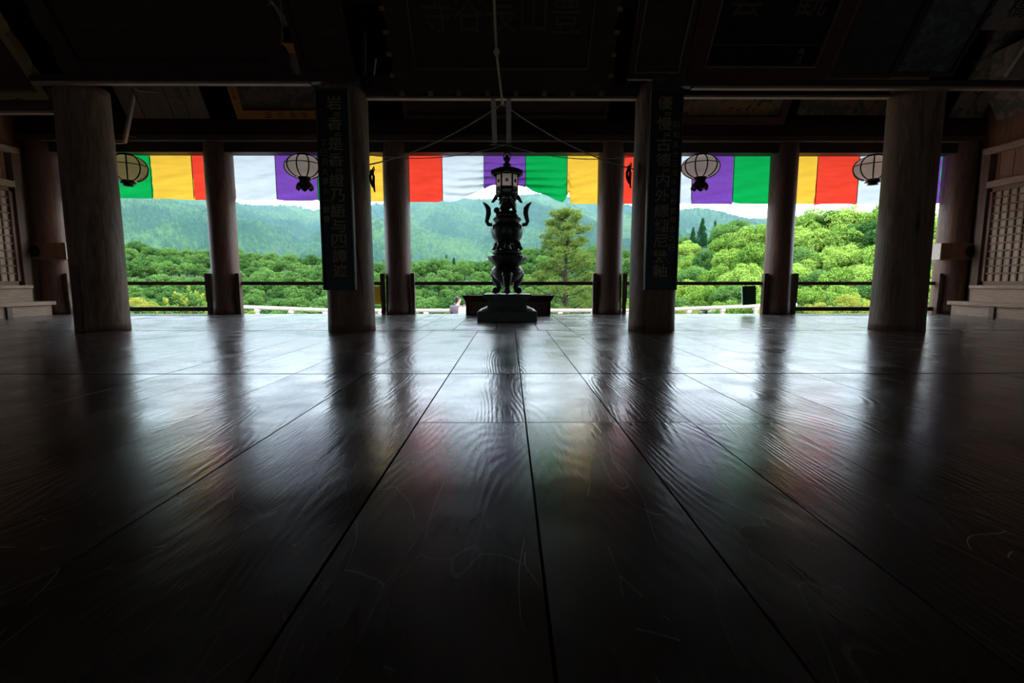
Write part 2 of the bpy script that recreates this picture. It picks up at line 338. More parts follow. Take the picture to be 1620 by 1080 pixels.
def build_floor():
    r = random.Random(3)
    vs = []; fs = []; pv = []
    def plank(x0, x1, y0, y1, g=0.004):
        b = len(vs); x0 += g / 2; x1 -= g / 2; y0 += 0.0015; y1 -= 0.022 if y1 == 3.6 else 0.03 if y1 == 6.93 else 0.004
        dz = [r.uniform(-0.0007, 0.0007) for _ in range(4)]; c = 0.0005
        for (x, y), d in zip(((x0, y0), (x1, y0), (x1, y1), (x0, y1)), dz): vs.append((x, y, -0.05))
        for (x, y), d in zip(((x0, y0), (x1, y0), (x1, y1), (x0, y1)), dz): vs.append((x, y, -0.004 + d))
        for (x, y), d in zip(((x0 + c, y0 + c / 2), (x1 - c, y0 + c / 2), (x1 - c, y1 - c / 2), (x0 + c, y1 - c / 2)), dz): vs.append((x, y, d))
        q = [(0,1,5,4),(1,2,6,5),(2,3,7,6),(3,0,4,7),(4,5,9,8),(5,6,10,9),(6,7,11,10),(7,4,8,11),(8,9,10,11)]
        t = r.random()
        for f in q: fs.append(tuple(b + i for i in f)); pv.append(t)
    xs = [-1.03, -0.43, 0.076, 0.505, 0.853, 1.25]
    while xs[-1] < 9.9: xs.append(xs[-1] + r.uniform(0.38, 0.54))
    while xs[0] > -9.9: xs.insert(0, xs[0] - r.uniform(0.40, 0.56))
    for a, b in zip(xs, xs[1:]):
        g = 0.007 if abs(a + 0.43) < 0.02 or abs(a - 0.076) < 0.02 or abs(a + 1.03) < 0.02 else 0.004
        cut = [-5.9, r.uniform(-3, -1)]
        if -0.5 < a < 0.6: cut.append(2.31)
        elif r.random() < 0.3: cut.append(r.uniform(0.5, 2.5))
        cut += [3.6, 6.93]
        for c, d in zip(cut, cut[1:]): plank(a, b, c, d, g)
    xs = [-9.95]
    while xs[-1] < 9.9: xs.append(xs[-1] + r.uniform(0.30, 0.62))
    for a, b in zip(xs, xs[1:]):
        cut = [6.93, FLOOR_END] if r.random() < 0.6 else [6.93, r.uniform(8, 9.6), FLOOR_END]
        for c, d in zip(cut, cut[1:]): plank(a, b, c, d, 0.009)
    b = len(vs)   # joists below the gaps
    for p in ((-9.95,-5.9,-0.30),(9.95,-5.9,-0.30),(9.95,FLOOR_END,-0.30),(-9.95,FLOOR_END,-0.30),(-9.95,-5.9,-0.05),(9.95,-5.9,-0.05),(9.95,FLOOR_END,-0.05),(-9.95,FLOOR_END,-0.05)): vs.append(p)
    for f in ((0,3,2,1),(4,5,6,7),(0,1,5,4),(1,2,6,5),(2,3,7,6),(3,0,4,7)): fs.append(tuple(b + i for i in f)); pv.append(0.5)
    me = bpy.data.meshes.new('floor'); me.from_pydata(vs, [], fs); me.update()
    at = me.attributes.new('plank', 'FLOAT', 'FACE'); at.data.foreach_set('value', pv)
    me.materials.append(floor_material())
    o = bpy.data.objects.new('floor', me); col.objects.link(o); tag(o, kind='structure')
build_floor()

# ------------------------------------------------------------------ shell: ceiling, walls behind and above
def struct(name, mb, m, bevel=0.0): return tag(mb.build(name, m, bevel=bevel), kind='structure')
XL, XR = -9.72, 9.48            # inner faces of the side walls
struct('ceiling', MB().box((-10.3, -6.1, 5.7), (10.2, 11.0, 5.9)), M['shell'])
struct('wall_back', MB().box((-10.3, -6.2, -0.3), (-7.0, -6.0, 5.7)).box((-7.0, -6.2, 2.1), (-5.9, -6.0, 5.7)).box((-5.9, -6.2, -0.3), (5.7, -6.0, 5.7)).box((5.7, -6.2, 2.1), (6.8, -6.0, 5.7)).box((6.8, -6.2, -0.3), (10.2, -6.0, 5.7)), M['shell'])  # doorway gaps added in this unseen wall let sky light fill the hall
struct('wall_front', MB().box((-10.3, 10.62, 3.66), (10.2, 10.80, 5.7)), M['shell'])   # closed boards over the head beam
mb = MB()
for i in range(70):
    x = -13.5 + i * 0.39; mb.box((x, 10.8, 4.02), (x + 0.12, 11.6, 4.16))
mb.box((-13.6, 10.8, 4.16), (13.6, 11.7, 4.26)); mb.box((-13.6, 11.55, 3.98), (13.6, 11.7, 4.16))
struct('ceiling_eaves', mb, M['shell'])

def side_wall(name, X, s):
    """s=+1 right, -1 left: boards behind, the visible lattice shutters are things of their own"""
    x0, x1 = (X, X + 0.18 * s); lo, hi = min(x0, x1), max(x0, x1)
    struct(name, MB().box((lo, -6.0, -0.3), (hi, 10.62, 5.7)), M['wall'])
side_wall('wall_right', XR, 1); side_wall('wall_left', XL, -1)

# side bays: sill, frame posts, lattice shutter, boards above, low bench along the wall
def side_bay(X, s, side):
    def bx(x0, x1, y0, y1, z0, z1):   # x measured inward from the wall
        a, b = X - s * x0, X - s * x1
        return (min(a, b), y0, z0), (max(a, b), y1, z1)
    Ya, Yb = 6.95, 10.28
    fr = thing('lattice_shutter', f'brown wooden lattice shutter standing on the sill of the {side} side wall', 'shutter', (0, 0, 0))
    mb = MB(); yy = [Ya + 0.06, 10.12]
    mb.box(*bx(0.0, 0.03, yy[0], yy[1], 0.66, 2.42)); mb.build('backing_board', M['lattice_back'], fr)
    mb = MB()
    for z0, z1 in ((0.60, 0.68), (2.40, 2.48)): mb.box(*bx(0.02, 0.085, yy[0], yy[1], z0, z1))
    for y0 in (yy[0], yy[1] - 0.07, 8.5): mb.box(*bx(0.02, 0.085, y0, y0 + 0.07, 0.60, 2.48))
    mb.build('shutter_frame', M['lattice'], fr, 0.004)
    mb = MB(); y = yy[1] - 0.07 - 0.155
    while y > yy[0] + 0.1: mb.box(*bx(0.03, 0.056, y, y + 0.026, 0.68, 2.40)); y -= 0.155
    z = 0.68 + 0.135
    while z < 2.36: mb.box(*bx(0.03, 0.064, yy[0] + 0.07, yy[1] - 0.07, z, z + 0.028)); z += 0.145
    mb.build('lattice_bars', M['lattice'], fr)
    # frame of the opening
    fo = thing('shutter_surround', f'reddish brown door frame around the {side} lattice shutter', 'door frame')
    MB().box(*bx(0, 0.14, 10.12, 10.26, 0.28, 3.25)).build('frame_post', M['post'], fo, 0.005)
    MB().box(*bx(0, 0.09, 10.26, 10.36, 0.28, 3.25)).build('frame_batten', M['lattice_back'], fo, 0.005)
    MB().box(*bx(0, 0.16, Ya, 10.12, 2.48, 2.60)).build('lintel', M['bench'], fo, 0.005)
    MB().box(*bx(0, 0.16, Ya, 10.28, 3.13, 3.25)).build('top_rail', M['bench'], fo, 0.005)
    mb = MB(); y = Ya
    while y < 10.1: mb.box(*bx(0.0, 0.03, y, min(y + 0.27, 10.12), 2.60, 3.13)); y += 0.28
    mb.build('upper_boards', M['wall'], fo, 0.004)
    si = thing('sill_step', f'weathered wooden sill step under the {side} lattice shutter', 'step')
    MB().box(*bx(0, 0.30, Ya, 10.12, 0.54, 0.60)).build('step_top', M['bench'], si, 0.004)
    MB().box(*bx(0, 0.26, Ya, 10.12, 0.28, 0.54)).build('step_riser', M['bench'], si)
    be = thing('low_bench', f'long low wooden bench step at the foot of the {side} side wall', 'bench')
    MB().box(*bx(0.004, 0.50, Ya - 0.1, 10.36, 0.205, 0.28)).build('bench_top', M['bench'], be, 0.006)
    MB().box(*bx(0, 0.45, Ya - 0.1, 10.30, 0.0, 0.205)).build('bench_front', M['bench'], be)
    for y in (9.35, 8.1): MB().box(*bx(0.45, 0.485, y, y + 0.10, 0.0, 0.205)).build('bench_batten', M['post'], be)
    sw = thing('wall_socket', f'small white electric socket low on the {side} corner frame', 'socket', (X - s * 0.20, 10.10, 0.42))
    MB().box((-0.035, -0.03, -0.06), (0.035, 0.0, 0.06)).build('socket_plate', M['white_plastic'], sw, 0.006)
    MB().box((-0.018, -0.036, -0.03), (0.018, -0.03, 0.03)).build('socket_face', M['iron'], sw.children[0])
side_bay(XR, 1, 'right'); side_bay(XL, -1, 'left')

# ------------------------------------------------------------------ pillars
def pillar(X, Y, r, h, label, mat, name='wooden_pillar', seed=0):
    q = random.Random(seed); ph = [q.uniform(0, 6.3) for _ in range(4)]
    prof = []; k = 34
    for i in range(k + 1):
        z = h * i / k
        prof.append((r * (1.0 + 0.012 * math.sin(z * 1.7 + ph[0]) + (0.02 * max(0, 1 - z / 0.25)) - 0.02 * z / h), z))
    mb = MB().lathe(prof, 40, mod=lambda a, z: 1 + 0.010 * math.sin(3 * a + ph[1] + z * 0.6) + 0.006 * math.sin(7 * a + ph[2] + z * 0.3))
    o = mb.build(name, mat, loc=(X, Y, 0)); tag(o, label, 'pillar'); return o
D1, D2 = 7.06, 10.66
P1 = [(-5.665, 'thick dark pillar at the far left of the front row, small batten on its foot'),
      (-2.20, 'thick pillar with a long crack, behind the left hanging inscription board'),
      (1.99, 'thick smooth pillar behind the right hanging inscription board'),
      (5.435, 'thick weathered pillar with knots and wavy grain, right end of the front row')]
pil1 = []
YF = D1 - 0.36
HP = [atY(300, 133, YF).z + 0.06, atY(560, 122, YF).z, atY(1030, 122, YF).z, atY(1250, 141, YF).z + 0.06]
for i, (x, lb) in enumerate(P1): pil1.append(pillar(x, D1, 0.31 if i < 3 else 0.318, HP[i], lb, M['pillar'], seed=i))
for i, (x, lb) in enumerate([(-9.30, 'thick pillar standing against the left side wall'), (9.10, 'thick pillar standing against the right side wall')]):
    pass
P2 = [(-9.42, 'rear corner pillar at the left side wall, crossed by a tie beam end'),
      (-5.91, 'rear pillar between green-yellow-red cloth and white cloth, left bay'),
      (-2.31, 'rear pillar left of the incense burner with rail posts on both sides'),
      (2.08, 'rear pillar right of the incense burner, pine branches beside it'),
      (5.62, 'rear pillar between the green cloth and the yellow cloth, right bay'),
      (9.25, 'rear corner pillar at the right side wall, crossed by a tie beam end')]
for i, (x, lb) in enumerate(P2): pillar(x, D2, 0.268 if 0 < i < 5 else 0.29, 3.52, lb, M['pillar_dark'], seed=10 + i)
# crack in the second pillar: a dark narrow groove strip following the trunk
mb = MB(); pts = []
for i in range(16):
    z = 1.55 - i * 0.075; a = -PI / 2 + 0.42 + i * 0.030; rr = 0.3115
    pts.append((rr * math.cos(a), rr * math.sin(a), z))
mb.tube(pts, [0.001 + 0.0055 * math.sin(PI * i / 15) for i in range(16)], 5)
mb.build('crack', M['ink'], pil1[1])
MB().box((-0.10, -0.345, 0.0), (0.0, -0.27, 0.87)).build('batten', M['post'], pil1[0], 0.004)
mb = MB().tube([(-0.07, -0.31, 1.55), (-0.075, -0.313, 1.40), (-0.068, -0.313, 1.27)], [0.002, 0.012, 0.002], 6); mb.build('crack', M['ink'], pil1[3])

# tie beam ends through the corner pillars
for s, X, side in ((1, 9.25, 'right'), (-1, -9.42, 'left')):
    t = thing('tie_beam_end', f'square-cut pale end of a tie beam sticking out of the {side} corner pillar', 'beam', (X, D2 - 0.05, 1.28))
    MB().box((-0.50 if s > 0 else -0.25, -0.27, -0.17), (0.25 if s > 0 else 0.50, -0.02, 0.17)).build('beam_block', M['wall'], t, 0.008)
    x = -0.5 if s > 0 else 0.5
    MB().box((min(x, x - s * 0.012), -0.262, -0.162), (max(x, x - s * 0.012), -0.03, 0.162)).build('cut_end', M['stub'], t.children[0])
    bo = MB(); bo.lathe([(0.0, 0), (0.115, 0), (0.125, 0.02), (0.09, 0.035), (0.035, 0.05), (0.0, 0.055)], 6)
    o = bo.build('nail_cover', M['iron'], t, 0.004, loc=(0.10 * s, -0.27, 0)); o.rotation_euler = (PI / 2, 0, 0)

# ------------------------------------------------------------------ beams
def beam(lo, hi, label, mat=None, name='tie_beam'):
    o = MB().box(lo, hi).build(name, mat or M['beam_x'], bevel=0.006); return tag(o, label, 'beam')
zc_ = atY(806, 157, D1).z; zl_ = atY(560, 134, YF).z; zr_ = atY(1250, 141, YF).z; zr2 = atY(1250, 155, D1).z; zfl = atY(40, 161, D1).z; zfl2 = atY(40, 180, D1).z
def nuki(x0, x1, z, label, h=0.10, D1=7.06):   # plain pale tie plank, light on its underside
    o = MB().box((x0, D1 - 0.03, z), (x1, D1 + 0.055, z + h)).build('tie_plank', M['nuki'], bevel=0.004); return tag(o, label, 'beam')
nuki(-1.92, 1.71, zc_, 'pale tie plank across the middle bay under the largest name plaque', 0.03)
nuki(-5.98, -2.5, zl_, 'pale tie plank across the left bay under the wavy-edged plaque', 0.03, YF)
nuki(2.27, 5.08, zr2, 'lower of the two pale tie planks in the right bay', 0.03)
nuki(2.30, 9.40, zr_, 'upper pale tie plank in the right bay running on past the pillar', 0.03, YF)
nuki(-9.70, -5.99, zfl, 'upper pale tie plank at the far left edge', 0.03)
nuki(-9.70, -5.99, zfl2, 'lower pale tie plank at the far left edge', 0.03)
beam((-2.0, D1 - 0.02, zc_ + 0.03), (1.8, D1 + 0.16, zc_ + 0.30), 'dark beam across the middle bay of the front row')
beam((-6.0, YF - 0.02, zl_ + 0.03), (-1.9, YF + 0.09, zl_ + 0.11), 'dark beam across the left bay of the front row')
beam((1.8, YF - 0.02, zr_ + 0.03), (9.42, YF + 0.09, zr_ + 0.11), 'dark beam across the right bays of the front row')
beam((2.27, D1 - 0.012, zr2 + 0.03), (5.08, D1 + 0.04, zr2 + 0.14), 'thin reddish dark board between the two right tie planks', M['plaque_red'])
beam((-9.70, D1 - 0.02, zfl + 0.03), (-6.05, D1 + 0.16, zfl + 0.26), 'dark beam across the far left bay of the front row')
beam((-9.70, D1 - 0.012, zfl2 + 0.03), (-5.99, D1 + 0.04, zfl), 'thin dark board between the two far left tie planks', M['plaque_red'])
zb0 = atY(806, 241, 10.5).z; zb1 = atY(806, 226, 10.45).z; zb2 = atY(806, 214, 10.40).z
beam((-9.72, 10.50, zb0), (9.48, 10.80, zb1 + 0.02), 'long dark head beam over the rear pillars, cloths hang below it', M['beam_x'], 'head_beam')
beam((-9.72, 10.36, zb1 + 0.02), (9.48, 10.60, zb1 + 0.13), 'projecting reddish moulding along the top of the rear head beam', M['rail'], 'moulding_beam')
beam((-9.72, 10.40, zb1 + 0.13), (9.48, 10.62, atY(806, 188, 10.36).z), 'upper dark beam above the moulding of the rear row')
# far dark posts and slanting roof beams overhead
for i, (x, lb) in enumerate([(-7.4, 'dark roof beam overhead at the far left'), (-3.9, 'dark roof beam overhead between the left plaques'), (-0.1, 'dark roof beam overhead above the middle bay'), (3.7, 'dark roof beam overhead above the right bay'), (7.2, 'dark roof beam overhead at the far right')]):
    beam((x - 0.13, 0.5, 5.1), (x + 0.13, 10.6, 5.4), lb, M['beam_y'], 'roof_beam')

# ------------------------------------------------------------------ rails between the rear pillars
edges = [p[0] for p in P2]
bays = ['far left', 'second from the left', 'middle', 'second from the right', 'far right']
zr = CAM_H - 0.012
for i, (a, b) in enumerate(zip(edges, edges[1:])):
    lb = bays[i]
    o = MB().box((a + 0.33, 10.60, zr - 0.04), (b - 0.33, 10.66, zr + 0.035)).build('top_rail', M['rail'], bevel=0.006); o.name = 'hand_rail'
    tag(o, f'dark brown hand rail across the {lb} opening between rear pillars', 'rail')
    if i in (0, 4):
        o = MB().box((a + 0.33, 10.60, 0.06), (b - 0.33, 10.67, 0.145)).build('lower_rail', M['rail'], bevel=0.006)
        tag(o, f'dark brown lower rail across the {lb} opening, just above the floor edge', 'rail')
    for x, sd in ((a + 0.312, 'left'), (b - 0.312, 'right')):
        t = thing('rail_post', f'short wooden rail post at the {sd} end of the {lb} opening', 'post', (x, 10.56, 0))
        MB().box((-0.034, -0.05, 0.0), (0.034, 0.07, 0.84)).build('post_body', M['post'], t, 0.005)
        MB().box((-0.040, -0.068, 0.26), (0.040, -0.05, 0.84)).build('post_face', M['rail'], t.children[0], 0.003)

# ------------------------------------------------------------------ the stage outside
SZ = -1.42
def ring_deck():
    mb = MB(); x = -9.6; r = random.Random(5)
    while x < 9.6: mb.box((x, 10.7, SZ - 0.08), (x + 0.29, 16.7, SZ + r.uniform(-0.004, 0.004))); x += 0.30
    struct('stage_floor', mb, M['deck'])
ring_deck()
RY = 16.45
pts = []
for px, py in ((340, 484.5), (390, 485.5), (460, 488.2), (520, 490.6), (607, 491), (803, 491), (1000, 490.8), (1067, 489), (1140, 486), (1200, 483.8), (1260, 482)):
    pts.append(atY(px, py, RY))
t = thing('stage_railing', 'long pale weathered log railing round the outer stage beyond the hall', 'railing', (0, 0, 0))
MB().tube(pts, 0.058, 10).build('top_log', M['pale_rail'], t)
MB().tube([p - Vector((0, 0, 0.55)) for p in pts], 0.04, 8).build('middle_log', M['pale_rail'], t)
for px in (352, 405, 459, 513, 566, 620, 673, 727, 780, 834, 887, 940, 993, 1040, 1093, 1147, 1200, 1250):
    zz = None
    for p, q in zip(pts, pts[1:]):
        X = (px - 806) / F * 16.3
        if p.x <= X <= q.x: zz = p.z + (q.z - p.z) * (X - p.x) / (q.x - p.x)
    if zz is None: continue
    mb = MB().box((X - 0.05, RY - 0.05, SZ), (X + 0.05, RY + 0.05, zz - 0.10)); mb.box((X - 0.075, RY - 0.07, zz - 0.13), (X + 0.075, RY + 0.07, zz - 0.045))
    mb.build('rail_post', M['pale_rail'], t, 0.006)

# ------------------------------------------------------------------ the five-coloured cloth
SEQ = ['green', 'yellow', 'red', 'white', 'purple']
def bottom_y(px):
    if 704 <= px < 803:
        t = (px - 704) / 99.0; return 320 - 30 * (t * t * (3 - 2 * t)) ** 0.9
    if 803 <= px < 893: t = (px - 803) / 90.0; return 290 + 31 * t ** 1.25
    if 893 <= px < 903: return 321 - 21 * (px - 893) / 10.0
    if px < 310: return 313 + (px - 180) / 130 * 3
    if px < 704: return 316 + (px - 310) / 394 * 4
    return 322.5
BY = 11.0
def curtain():
    root = thing('five_coloured_curtain', 'long temple curtain of green, yellow, red, white and purple cloth hanging behind the rear pillars', 'curtain', (0, 0, 0))
    r = random.Random(11); x0 = 170.5 - 66.1 * 2; k = 3
    px = x0
    while px < 1545:
        c = SEQ[k % 5]; nx, nz = 22, 26; vs = []; fs = []
        ph = [r.uniform(0, 6.28) for _ in range(8)]
        amp = 0.02
        for j in range(nz + 1):
            v = j / nz
            for i in range(nx + 1):
                u = i / nx; p = px + 66.25 * u
                top = atY(p, 242.5, BY); bot = atY(p, bottom_y(p), BY)
                z = top.z + (bot.z - top.z) * v; X = top.x
                g = max(0.0, 1 - abs(p - 803) / 130.0)
                q6 = p / 66.1; y = BY + 0.016 * math.sin(5 * q6 + 3.1 * v + 1.0) + 0.009 * math.sin(17 * v + 3 * q6 + 2.0) * (0.4 + v)
                y += 0.006 * math.sin(31 * v + 6 * q6 + 0.5) + 0.012 * v * math.sin(9 * q6 + 0.3)
                if g > 0:
                    s_ = abs(p - 803) / 130.0
                    y += g * 0.085 * math.sin(46 * (v * (0.55 + 0.45 * s_)) + 2.0 * s_) * v
                if 893 < p < 903: X = top.x - (top.x - atY(893, 300, BY).x) * 0.0
                # turned-up lower corners
                e = min(u, 1 - u); z += 0.035 * v ** 8 * math.sin(ph[5] * 3) * max(0, 1 - e * 6)
                vs.append((X, y, z))
        for j in range(nz):
            for i in range(nx):
                a = j * (nx + 1) + i; fs.append((a, a + 1, a + nx + 2, a + nx + 1))
        m = MB().add(vs, fs, True); o = m.build('cloth_panel', M[c], root)
        o['label'] = f'{c} cloth panel'
        # stitched seam between two colours
        if px > x0:
            se = MB(); a = atY(px, 242.5, BY - 0.012); b = atY(px, bottom_y(px + 0.5), BY - 0.02)
            se.box((a.x - 0.006, BY - 0.03, b.z + 0.02), (a.x + 0.006, BY - 0.022, a.z)); se.build('seam', M['ink'], root)
        for q in (0.5, 0.98):
            a = atY(px + 66 * q, 241, BY); MB().box((a.x - 0.02, BY - 0.012, a.z - 0.02), (a.x + 0.02, BY + 0.012, a.z + 0.06)).build('hanging_loop', M['ink'], root)
        px += 66.1; k += 1
    L_ = atY(x0, 241, BY); R_ = atY(px, 241, BY)
    MB().tube([(L_.x, BY, L_.z + 0.05), (R_.x, BY, R_.z + 0.05)], 0.010, 6).build('top_cord', M['ink'], root)
curtain()

# ------------------------------------------------------------------ lanterns
def lantern(px, py_top, py_bot, D, label, petals=True, paper='paper', hook=True):
    a = atY(px, py_top, D); b = atY(px, py_bot, D)
    H = a.z - b.z; cx = a.x
    R_ = 0.345; hh = H
    t = thing('hanging_lantern', label, 'lantern', (cx, D, b.z), group='round paper hanging lanterns')
    prof = []
    for i in range(17):
        th = -PI / 2 * 0.76 + (PI / 2 * 0.76 + PI / 2 * 0.80) * i / 16
        prof.append((R_ * math.cos(th) ** 0.85, hh * 0.50 + hh * 0.53 * math.sin(th)))
    z0 = prof[0][1]; z1 = prof[-1][1]
    vs = MB().lathe(prof, 40); vs.f = vs.f[:-2]; vs.sm = vs.sm[:-2]
    vs.build('shade', M[paper], t)
    mb = MB()
    for k in range(10):
        an = 2 * PI * k / 10 + PI / 2
        mb.tube([((r + 0.006) * math.cos(an), (r + 0.006) * math.sin(an), z) for r, z in prof], 0.013, 6)
    mb.build('rib_frame', M['iron'], t)
    rr = R_ * 1.012; zz = hh * 0.60
    ring = [(rr * math.cos(2 * PI * k / 40), rr * math.sin(2 * PI * k / 40), zz) for k in range(41)]
    MB().tube(ring, 0.009, 6).build('hoop', M['iron'], t)
    MB().lathe([(0.04, z1 + 0.035), (0.125, z1 + 0.035), (0.135, z1 + 0.02), (0.135, z1 - 0.012), (0.12, z1 - 0.015)], 24).build('cap', M['iron'], t)
    mb = MB()
    if petals:
        mb.lathe([(0.12, z0 + 0.01), (0.115, z0 - 0.03), (0.10, z0 - 0.07), (0.09, z0 - 0.10), (0.02, z0 - 0.10)], 20)
        mb.build('collar', M['iron'], t)
        mb = MB()
        for k in range(7):
            an = 2 * PI * k / 7 + 0.2; pts = []
            rows = []
            for i in range(8):
                u = i / 7.0; wd = 0.085 * math.sin(PI * min(1, 0.22 + 0.78 * u)) ** 0.8 + 0.002
                rad = 0.085 + 0.075 * math.sin(u * 2.0); z = z0 - 0.085 - 0.155 * u
                rows.append((rad, z, wd))
            vs = []
            for rad, z, wd in rows:
                for q in (-1, 0, 1):
                    rr2 = rad - abs(q) * 0.02
                    vs.append((rr2 * math.cos(an) - q * wd * math.sin(an), rr2 * math.sin(an) + q * wd * math.cos(an), z))
            fs = []
            for i in range(7):
                for q in range(2): a0 = i * 3 + q; fs.append((a0, a0 + 1, a0 + 4, a0 + 3))
            mb.add(vs, fs, True)
        o = mb.build('lotus_petals', M['iron'], t); sd = o.modifiers.new('thick', 'SOLIDIFY'); sd.thickness = 0.008
    else:
        mb.lathe([(0.10, z0 + 0.01), (0.105, z0 - 0.03), (0.13, z0 - 0.04), (0.135, z0 - 0.055), (0.10, z0 - 0.06), (0.07, z0 - 0.085), (0.10, z0 - 0.10), (0.02, z0 - 0.11)], 20,
                 mod=lambda a, z: 1 + 0.06 * math.sin(6 * a))
        mb.build('bottom_ornament', M['iron'], t)
    top = zb1 - b.z - 0.05
    fill_lamp(t, hh * 0.42, 0.5 if paper == 'paper' else 0.3)
    MB().tube([(0, 0, z1), (0, 0, top)], 0.004, 6).build('hanging_wire', M['iron'], t)
    hk = MB().tube([(0.0, 0, top), (-0.03, 0, top + 0.02), (-0.03, 0.02, top + 0.06), (0.02, 0.08, top + 0.09), (0.04, 0.18, top + 0.11), (0.05, 0.28, top + 0.11)], 0.006, 6)
    hk.build('hook', M['post'], t)
    return t
lantern(1109, 247, 281, 10.1, 'paper lantern with lotus bottom before white and purple cloths, right of the right board')
lantern(480, 247, 281, 10.1, 'paper lantern with lotus bottom before purple cloth, touching the left inscription board')
ll = lantern(199, 247, 286, 10.1, 'paper lantern tinted with light of the green cloth, half behind the left outer pillar', False, 'paper_cloth_glow')
lantern(1384, 248, 284, 10.1, 'paper lantern with flat bottom before white cloth, half behind the right outer pillar', False)
MB().box((-0.06, -0.352, 0.04), (0.07, -0.340, 0.20)).build('picture_pane', M['board_black'], ll)

# strut at the left with its bracket
t = thing('hanging_strut', 'slanting pale wooden strut above the left greenish lantern', 'strut')
a = atY(218, 156, 10.1); b = atY(197, 226, 10.1)
MB().bar(a + Vector((0, 0, 0.3)), b, 0.07, 0.05).build('strut_bar', M['stub'], t, 0.004)
MB().bar(atY(180, 227, 10.1), b + Vector((0.03, 0, 0)), 0.02, 0.02).build('cross_rod', M['stub'], t)
# the pair of struts in the middle
t = thing('pulley_frame', 'pair of pale upright struts hanging under the middle tie plank, ropes tied at their foot', 'frame')
for px0, px1 in ((780.5, 782.5), (804.5, 805)):
    MB().bar(atY(px0, 157, D1), atY(px1, 227, D1), 0.066, 0.05).build('upright', M['stub'], t, 0.004)
a = atY(775, 228, D1); b = atY(811, 228, D1); MB().bar(a, b, 0.03, 0.018).build('foot_rod', M['iron'], t)

